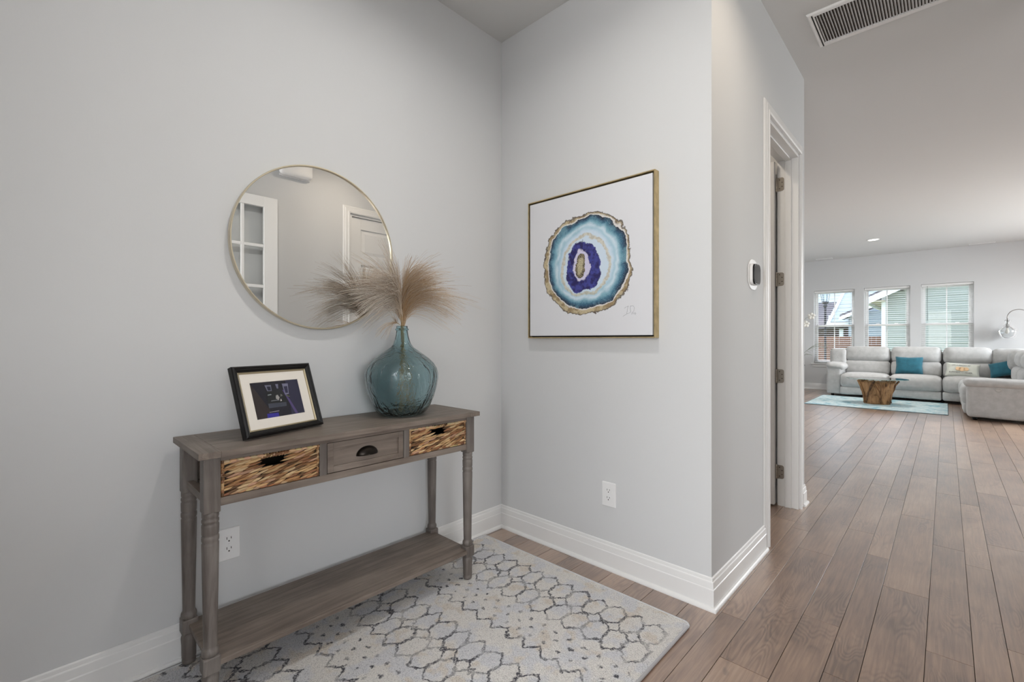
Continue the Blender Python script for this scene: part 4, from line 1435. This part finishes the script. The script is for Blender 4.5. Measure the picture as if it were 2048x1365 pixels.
def text(s, size, loc, parent, mat, name='lettering'):
    cu = bpy.data.curves.new(name, 'FONT')
    cu.body = s; cu.size = size; cu.align_x = 'CENTER'; cu.extrude = .0006; cu.resolution_u = 2
    tmp = bpy.data.objects.new('tmp', cu); COL.objects.link(tmp)
    dg = bpy.context.evaluated_depsgraph_get(); dg.update()
    me = bpy.data.meshes.new_from_object(tmp.evaluated_get(dg))
    bpy.data.objects.remove(tmp)
    me.materials.clear(); me.materials.append(mat)
    for v in me.vertices:   # lie on the bulging pillow front
        x_, z_ = v.co.x + loc[0], v.co.y + loc[1]
        u, w_ = x_ / .23, z_ / .135
        e = (max(0, 1 - u ** 4) * max(0, 1 - w_ ** 4)) ** .55
        v.co = Vector((x_, -(.065 * e * 1.10 + .006) - v.co.z, z_))
    o = bpy.data.objects.new(name, me); COL.objects.link(o); o.parent = parent
    return o
inkd = plain('print_charcoal', srgb(70, 72, 76), .8)
text('LIFE IS PEACHY AT', .030, (-.025, .060), p2, inkd)
text('SUMMERS CORNER', .036, (-.025, -.082), p2, inkd)
mb = MB()
for cx_, cz_, r_ in ((-.06, .0, .036), (-.01, -.005, .042), (.045, .0, .036)):
    vs = []
    for k in range(16):
        a = 2 * PI * k / 16
        vs.append((cx_ + r_ * math.cos(a), -.078, cz_ + r_ * math.sin(a)))
    mb.add(vs, [tuple(range(16))])
    mb.add([(x, y + .006, z) for x, y, z in vs] + vs, [(i, (i + 1) % 16, 16 + (i + 1) % 16, 16 + i) for i in range(16)])
mb.build('peach_print', plain('print_peach', srgb(220, 188, 150), .8), p2)

# blue distressed rug
def rug2_mat():
    t = NT('distressed_blue_rug')
    co = t.coord('Object')
    a = t.noise(t.coord('Object', scale=(1.5, 2.2, 1)), 5, 6, .7)
    b = t.noise(co, 2.2, 4, .6)
    c = t.ramp(t.math('ADD', t.math('MULTIPLY', a, .6), t.math('MULTIPLY', b, .4)), [(.38, srgb(96, 150, 172)), (.45, srgb(150, 188, 200)), (.52, srgb(208, 218, 220)), (.58, srgb(160, 196, 206)), (.66, srgb(110, 164, 184))])
    t.set(Base_Color=c, Roughness=.95)
    t.bump(t.noise(co, 300, 2), .4, .003)
    return t.m
r2 = thing('living_rug', 'faded blue and aqua rug under the driftwood coffee table', 'rug', (-1.90, 9.78, 0))
MB().prism(rrect(0, 1.92, 0, 1.80, .01), .0005, .009, axis=2).build('pile', rug2_mat(), r2)
rr2 = rrect(.002, 1.918, .002, 1.798, .012)
MB().tube([(p, q, .0055) for p, q in rr2 + rr2[:1]], .005, 6).build('bound_edge', plain('rug2_edge', srgb(84, 104, 112), .9), r2)

# driftwood coffee table with glass top
cf = thing('coffee_table', 'driftwood root coffee table with oval glass top', 'coffee table', (-.925, 10.62, .0095))
def root_mat():
    t = NT('teak_root')
    v = t.coord('Object', scale=(9, 9, 1.6))
    a = t.noise(v, 2.2, 6, .65, 1.0)
    oi = t.n('ObjectInfo')
    f = t.math('ADD', a, t.math('MULTIPLY', t.math('SUBTRACT', oi.outputs['Random'], .5), .25))
    t.set(Base_Color=t.ramp(f, [(.3, srgb(66, 44, 28)), (.48, srgb(122, 86, 54)), (.68, srgb(176, 134, 92))]), Roughness=.7)
    t.bump(a, .5, .01)
    return t.m
M['root'] = root_mat()
mb = MB()
vs, fs = [], []
NA, NZ = 36, 12
for j in range(NZ + 1):
    q = j / NZ
    for i in range(NA):
        a = 2 * PI * i / NA
        r0 = .178 + .012 * math.sin(3 * q) + .16 * max(0, q - .35) ** 1.5
        nn = mnoise.noise(Vector((math.cos(a) * 2.2, math.sin(a) * 2.2, q * 1.2)))
        vs.append(((r0 + .045 * nn) * math.cos(a) * 1.04, (r0 + .045 * nn) * math.sin(a) * .84, q * .40))
for j in range(NZ):
    for i in range(NA):
        fs.append((j * NA + i, j * NA + (i + 1) % NA, (j + 1) * NA + (i + 1) % NA, (j + 1) * NA + i))
fs += [tuple(reversed(range(NA))), tuple(NZ * NA + i for i in range(NA))]
mb.add(vs, fs, 0, True).build('stump', 'root', cf)
rr = random.Random(5)
for k in range(26):
    a = 2 * PI * k / 26 + rr.uniform(-.1, .1)
    tw = rr.choice((-.75, -.3, .15, .4, .8)) * rr.uniform(.7, 1.1)
    r0, r1 = rr.uniform(.165, .185), rr.uniform(.24, .34)
    z0 = rr.choice((.004, .004, .08, .14))
    pts, rad = [], []
    for i in range(6):
        q = i / 5
        an = a + tw * q
        r_ = lerp(r0, r1, q ** 1.9) + rr.uniform(-.008, .008)
        pts.append((r_ * math.cos(an) * 1.0, r_ * math.sin(an) * .82, lerp(z0 + .02, .425, q)))
        rad.append(rr.uniform(.016, .032) * (1.05 - .35 * q))
    MB().tube(pts, rad, 7).build('root', 'root', cf)
gl = MB()
poly = [(.45 * math.cos(2 * PI * k / 64), .33 * math.sin(2 * PI * k / 64)) for k in range(64)]
gl.prism(poly, .449, .461, axis=2, smooth=True)
t = NT('table_glass'); t.set(Base_Color=(.72, .90, .86, 1), Roughness=.01, IOR=1.48, Transmission_Weight=1.0)
gl.build('glass_top', t.m, cf)
for a in (.5, 2.3, 4.0, 5.4):
    MB().lathe([(.012, .42), (.012, .449)], (.24 * math.cos(a), .18 * math.sin(a), 0), 12).build('glass_pad', 'black', cf)

# arc floor lamp with clear glass shade
la = thing('arc_floor_lamp', 'arched metal floor lamp with a clear bell glass shade', 'lamp', (1.12, 12.74, 0))
M['steel'] = plain('brushed_steel', (.36, .35, .34), .35, 1.0)
MB().lathe([(.14, 0), (.14, .02), (.12, .028), (.02, .032)], n=32).build('base', 'steel', la)
arc = [(0, 0, .03), (0, 0, 1.2), (0, 0, 1.60)]
for k in range(1, 13):
    a = PI * k / 12
    arc.append((-.1425 + .1425 * math.cos(a), 0, 1.60 + .146 * math.sin(a)))
arc.append((-.285, 0, 1.545))
MB().tube(arc, .0075, 10).build('arm', 'steel', la)
MB().lathe([(.010, 1.40), (.019, 1.41), (.019, 1.47), (.008, 1.49), (.007, 1.55)], (-.285, 0, 0), 16).build('socket', 'steel', la)
MB().lathe([(.030, 1.545), (.032, 1.55), (.006, 1.556)], (-.285, 0, 0), 20).build('cap', 'steel', la)
t = NT('shade_glass'); t.set(Base_Color=(.97, .98, .98, 1), Roughness=.0, IOR=1.3, Transmission_Weight=1.0)
op = [(.040, 1.545), (.030, 1.50), (.034, 1.46), (.060, 1.425), (.108, 1.385), (.126, 1.340), (.120, 1.290), (.098, 1.240), (.070, 1.205)]
MB().lathe(op + [(r - .003, z) for r, z in reversed(op)], (-.285, 0, 0), 40, cap=False).build('glass_shade', t.m, la)
MB().lathe([(.012, 1.40), (.020, 1.37), (.030, 1.335), (.026, 1.305), (.010, 1.29), (.002, 1.287)], (-.285, 0, 0), 16).build('bulb', plain('bulb_glass', (.9, .88, .82), .1, 0), la)

# orchid on a small stand at the left end of the window wall
og = thing('potted_orchid', 'white orchid in a pot, partly hidden by the hall wall edge', 'plant', (-2.52, 12.3, .60))
MB().lathe([(.055, .002), (.075, .01), (.09, .12), (.094, .13), (.084, .13), (.07, .10)], n=24).build('pot', 'plastic', og)
M['leafg'] = plain('leaf_green', srgb(112, 128, 92), .45, vary=(12, .2))
M['petal'] = plain('petal_white', (.84, .82, .76), .6)
stem_pts = [(0, 0, .10), (.02, 0, .40), (.06, 0, .78), (.11, 0, 1.00), (.18, -.01, 1.08), (.28, -.02, 1.11)]
MB().tube(stem_pts, [.004, .004, .0035, .003, .003, .002], 6).build('stem', 'leafg', og)
for (fx_, fz_) in ((.285, 1.115), (.175, .935), (.05, .98)):
    mb = MB()
    for k in range(5):
        a = 2 * PI * k / 5 + .3
        vs = []
        for i in range(9):
            b_ = 2 * PI * i / 9
            lx, lz = .040 + .042 * math.cos(b_), .038 * math.sin(b_)
            vs.append((fx_ + lx * math.cos(a) - lz * math.sin(a), -.03 - .016 * abs(math.cos(b_ / 2)), fz_ + lx * math.sin(a) + lz * math.cos(a)))
        mb.add(vs, [tuple(range(9))], 0, True)
    mb.lathe([(.012, -.006), (.014, 0), (.004, .008)], (fx_, -.05, fz_), 8)
    fo = mb.build('flower', 'petal', og)
    sm = fo.modifiers.new('thick', 'SOLIDIFY'); sm.thickness = .003
def leaf_blade(name, pts, w, parent, mat='leafg'):
    mb = MB()
    n = len(pts); vs = []
    for i, p in enumerate(pts):
        k = math.sin(PI * (i + .6) / (n + .2)) ** .7 * w
        vs += [(p[0], p[1] - k, p[2] + k * .2), (p[0], p[1], p[2]), (p[0], p[1] + k, p[2] + k * .2)]
    fs = []
    for i in range(n - 1):
        for j in range(2):
            k = i * 3 + j
            fs.append((k, k + 1, k + 4, k + 3))
    o = mb.add(vs, fs, 0, True).build(name, mat, parent)
    s = o.modifiers.new('thick', 'SOLIDIFY'); s.thickness = .002
    return o
for k, (dx, dz, an) in enumerate(((.30, .12, 0), (.24, .2, 2.1), (.26, .1, 4.0))):
    leaf_blade('leaf', [(dx * q * math.cos(an), dx * q * math.sin(an), .12 + dz * math.sin(q * 2.2)) for q in (0, .2, .4, .6, .8, 1)], .028, og)
# fern frond with narrow leaflets reaching in front of the window
fr_ax = [(lerp(.0, .54, q), -.02, .13 + .30 * math.sin(q * 2.0) - .0) for q in [i / 12 for i in range(13)]]
fo = MB().tube(fr_ax, [.003] * 13, 5).build('frond', 'leafg', og)
for i in range(3, 13):
    for s in (1, -1):
        p = fr_ax[i]
        ln = .13 * (1 - .5 * abs(i / 12 - .5))
        leaf_blade('leaflet', [(p[0] + ln * q * .8, p[1] + s * ln * q * .35, p[2] + (ln * q * .8 if s > 0 else -ln * q * .25)) for q in (0, .35, .7, 1)], .009, fo)
ps = thing('plant_stand', 'dark plant stand with thin feet beside the hall wall edge', 'plant stand', (-2.52, 12.3, 0))
MB().lathe([(.14, .575), (.15, .58), (.15, .596), (.14, .60)], n=24).build('stand_top', 'black', ps)
for k in range(4):
    a = PI / 4 + k * PI / 2
    MB().tube([(.10 * math.cos(a), .10 * math.sin(a), .58), (.14 * math.cos(a), .14 * math.sin(a), .01), (.17 * math.cos(a), .17 * math.sin(a), .008)], .008, 8).build('leg', 'black', ps)

# ================================================================== OUTSIDE THE WINDOWS
M['sage'] = plain('sage_siding', srgb(146, 154, 145), .7, vary=(3, .05))
M['blue_white'] = plain('pale_siding', srgb(196, 208, 214), .7)
M['house_trim'] = plain('house_trim_white', srgb(224, 230, 232), .6)
M['shingle'] = plain('roof_shingle', srgb(92, 86, 88), .9, vary=(9, .2))
M['soffit'] = plain('soffit_tan', srgb(186, 176, 158), .8)
M['fence'] = plain('fence_brown', srgb(122, 88, 70), .85, vary=(5, .2))
structure(B(-30, 30, 13.1, 60, -.45, -.40).build('ground_outside', plain('lawn', srgb(110, 124, 86), .95, vary=(2, .2))), 'lawn outside the living room windows')

# neighbour house: gable end with lap siding
nh = thing('sage_house', 'sage green house with lap siding and white gable trim outside', 'house', (-1.30, 17.4, -.4))
def lap_wall(parent, x0, x1, z0, z1, y, pitch, mat, rake=None):
    z = z0
    cache = {}
    while z < z1:
        xa = x0
        if rake: xa = max(x0, rake(z + pitch))
        if xa < x1 - .05:
            key = round(x1 - xa, 3)
            if key in cache:
                o = dup(cache[key], parent=parent, loc=(xa, y, z))
            else:
                w_ = x1 - xa
                mb = MB().add([(0, -.016, 0), (w_, -.016, 0), (w_, -.002, pitch + .02), (0, -.002, pitch + .02), (0, .01, 0), (w_, .01, 0), (w_, .01, pitch + .02), (0, .01, pitch + .02)],
                              [(0, 1, 2, 3), (7, 6, 5, 4), (0, 4, 5, 1), (3, 2, 6, 7), (0, 3, 7, 4), (1, 5, 6, 2)])
                o = mb.build('siding_board', mat, parent)
                o.location = (xa, y, z)
                cache[key] = o
        z += pitch
slope = (2.70 - 2.38) / (.64)
rk = lambda zl: -.35 + (zl - 2.76) / slope
lap_wall(nh, .0, 7.0, 0, 5.2, 0, .165, 'sage', rake=lambda zl: rk(zl) if zl > 2.76 else 0)
B(-.01, 6.9, .012, 5.0, 0, 3.0).build('wall_core', 'sage', nh)
B(-.10, .0, -.03, .06, 0, 2.92).build('corner_board', 'house_trim', nh)
# rake: roof slab with fascia and soffit, overhanging the wall toward us
def rake_slab(y0, y1, t0, t1):
    pts = []
    xa, xb = -.42, 6.5
    f = lambda x: 2.70 + (x + .35) * slope
    return [(xa, f(xa) + t0), (xb, f(xb) + t0), (xb, f(xb) + t1), (xa, f(xa) + t1)], y0, y1
p_, a_, b_ = rake_slab(-.45, 5.0, .12, .19); MB().prism(p_, a_, b_, axis=1).build('roof', 'shingle', nh)
p_, a_, b_ = rake_slab(-.47, -.43, -.06, .13); MB().prism(p_, a_, b_, axis=1).build('rake_fascia', 'house_trim', nh)
p_, a_, b_ = rake_slab(-.43, .0, .02, .05); MB().prism(p_, a_, b_, axis=1).build('rake_soffit', 'soffit', nh)
B(-.43, -.38, -.43, 5.0, 2.62, 2.78).build('eave_fascia', 'house_trim', nh)
B(-.40, -.0, -.43, 5.0, 2.70, 2.72).build('eave_soffit', 'soffit', nh)

# house further left: pale gable and dark roof
h3 = thing('pale_house', 'pale blue house with dark shingle roof and side gable outside', 'house', (-4.9, 25, -.4))
B(-2.0, 4.2, 1.0, 6.0, 0, 6.2).build('wall_core', 'blue_white', h3)
z = 2.3
for k in range(22):
    o = B(-2.0, 2.6, .975, 1.0, 2.9 + k * .15, 2.9 + k * .15 + .138).build('siding_board', 'blue_white', h3) if k == 0 else dup(o0, parent=h3, loc=(0, 0, k * .15))
    if k == 0: o0 = o
mb = MB()
mb.add([(-2.2, -.9, 2.15), (2.0, -.9, 2.15), (2.0, 1.0, 3.35), (-2.2, 1.0, 3.35), (-2.2, -.9, 2.05), (2.0, -.9, 2.05), (2.0, 1.0, 3.25), (-2.2, 1.0, 3.25)],
       [(0, 1, 2, 3), (7, 6, 5, 4), (0, 4, 5, 1), (3, 2, 6, 7), (0, 3, 7, 4), (1, 5, 6, 2)])
mb.build('porch_roof', 'shingle', h3)
for i in range(3):
    B(-1.3 + i * 1.4, -1.16 + i * 1.4, -.7, -.56, 0, 2.1).build('porch_post', 'house_trim', h3)
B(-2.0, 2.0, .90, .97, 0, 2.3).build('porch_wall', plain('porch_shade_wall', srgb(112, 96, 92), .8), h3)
# side gable, boards clipped to the gable slope
gz0, gx0, gx1 = 2.35, 1.15, 3.6
for k in range(12):
    zz = gz0 + k * .15
    xa = gx0 + max(0, (zz - gz0)) * .42
    B(xa, gx1, -1.02, -.96, zz, zz + .138).build('siding_board', 'blue_white', h3)
B(gx0 + .0, gx1, -.95, 1.0, gz0, gz0 + .30).build('gable_base', 'blue_white', h3)
B(gx0 - .1, gx1, -1.1, -.94, gz0 - .22, gz0 - .02).build('gable_band', 'house_trim', h3)
MB().prism([(gx0 - .05, gz0 - .05), (gx0 + .07, gz0 - .05), (gx0 + .87, gz0 + 1.85), (gx0 + .75, gz0 + 1.85)], -1.08, -.94, axis=1).build('gable_trim', 'house_trim', h3)
# small house between
h2 = thing('distant_house', 'small distant house with grey roof seen in the middle window', 'house', (-2.9, 23.0, -.4))
B(.0, 2.2, 0, .75, 0, 2.7).build('wall_core', plain('blue_grey_siding', srgb(150, 164, 172), .7), h2)
for k in range(14):
    o = B(.0, 2.2, -.022, 0, .2 + k * .17, .2 + k * .17 + .155).build('siding_board', plain('blue_grey_board', srgb(150, 164, 172), .7), h2) if k == 0 else dup(o0, parent=h2, loc=(0, 0, k * .17))
    if k == 0: o0 = o
sl2 = .45
MB().prism([(-.25, 2.42), (2.3, 2.42 + 2.55 * sl2), (2.3, 2.60 + 2.55 * sl2), (-.25, 2.60)], -.35, .8, axis=1).build('roof', 'shingle', h2)
MB().prism([(-.27, 2.36), (2.3, 2.36 + 2.57 * sl2), (2.3, 2.50 + 2.57 * sl2), (-.27, 2.50)], -.40, -.345, axis=1).build('rake_fascia', 'house_trim', h2)
# fence: separate boards
fe = thing('board_fence', 'brown wooden board fence between the neighbouring houses', 'fence', (-4.4, 19.6, -.4))
fb = None
for k in range(26):
    xk = k * .128
    if xk > 2.95: break
    if fb is None:
        fb = B(0, .12, 0, .02, 0, 1.68).build('fence_board', 'fence', fe)
    else:
        dup(fb, parent=fe, loc=(xk, 0, 0))
for zz in (.4, 1.3):
    B(0, 2.95, .02, .06, zz, zz + .09).build('fence_rail', 'fence', fe)
# post lantern in the yard
ln = thing('yard_lantern', 'dark post lantern in the yard seen through the orchid-side window', 'lantern', (-2.41, 15.0, -.4))
M['iron'] = plain('dark_iron', (.03, .03, .035), .5, .6)
MB().lathe([(.05, 0), (.045, .2), (.028, .3), (.026, 2.40), (.04, 2.44)], n=14).build('post', 'iron', ln)
MB().lathe([(.045, 2.56), (.075, 2.58), (.085, 2.62), (.06, 2.63)], n=6, smooth=False).build('lantern_base', 'iron', ln)
MB().lathe([(.018, 2.44), (.05, 2.50), (.045, 2.56)], n=10).build('collar', 'iron', ln)
MB().lathe([(.070, 2.62), (.105, 2.84), (.103, 2.84), (.068, 2.62)], n=6, smooth=False, cap=False).build('lantern_glass', 'clear_glass', ln)
for k in range(6):
    a = 2 * PI * k / 6
    MB().tube([(.072 * math.cos(a), .072 * math.sin(a), 2.62), (.108 * math.cos(a), .108 * math.sin(a), 2.85)], .006, 5).build('lantern_bar', 'iron', ln)
MB().lathe([(.125, 2.84), (.13, 2.85), (.06, 2.94), (.02, 2.98), (.012, 3.02)], n=6, smooth=False).build('lantern_cap', 'iron', ln)
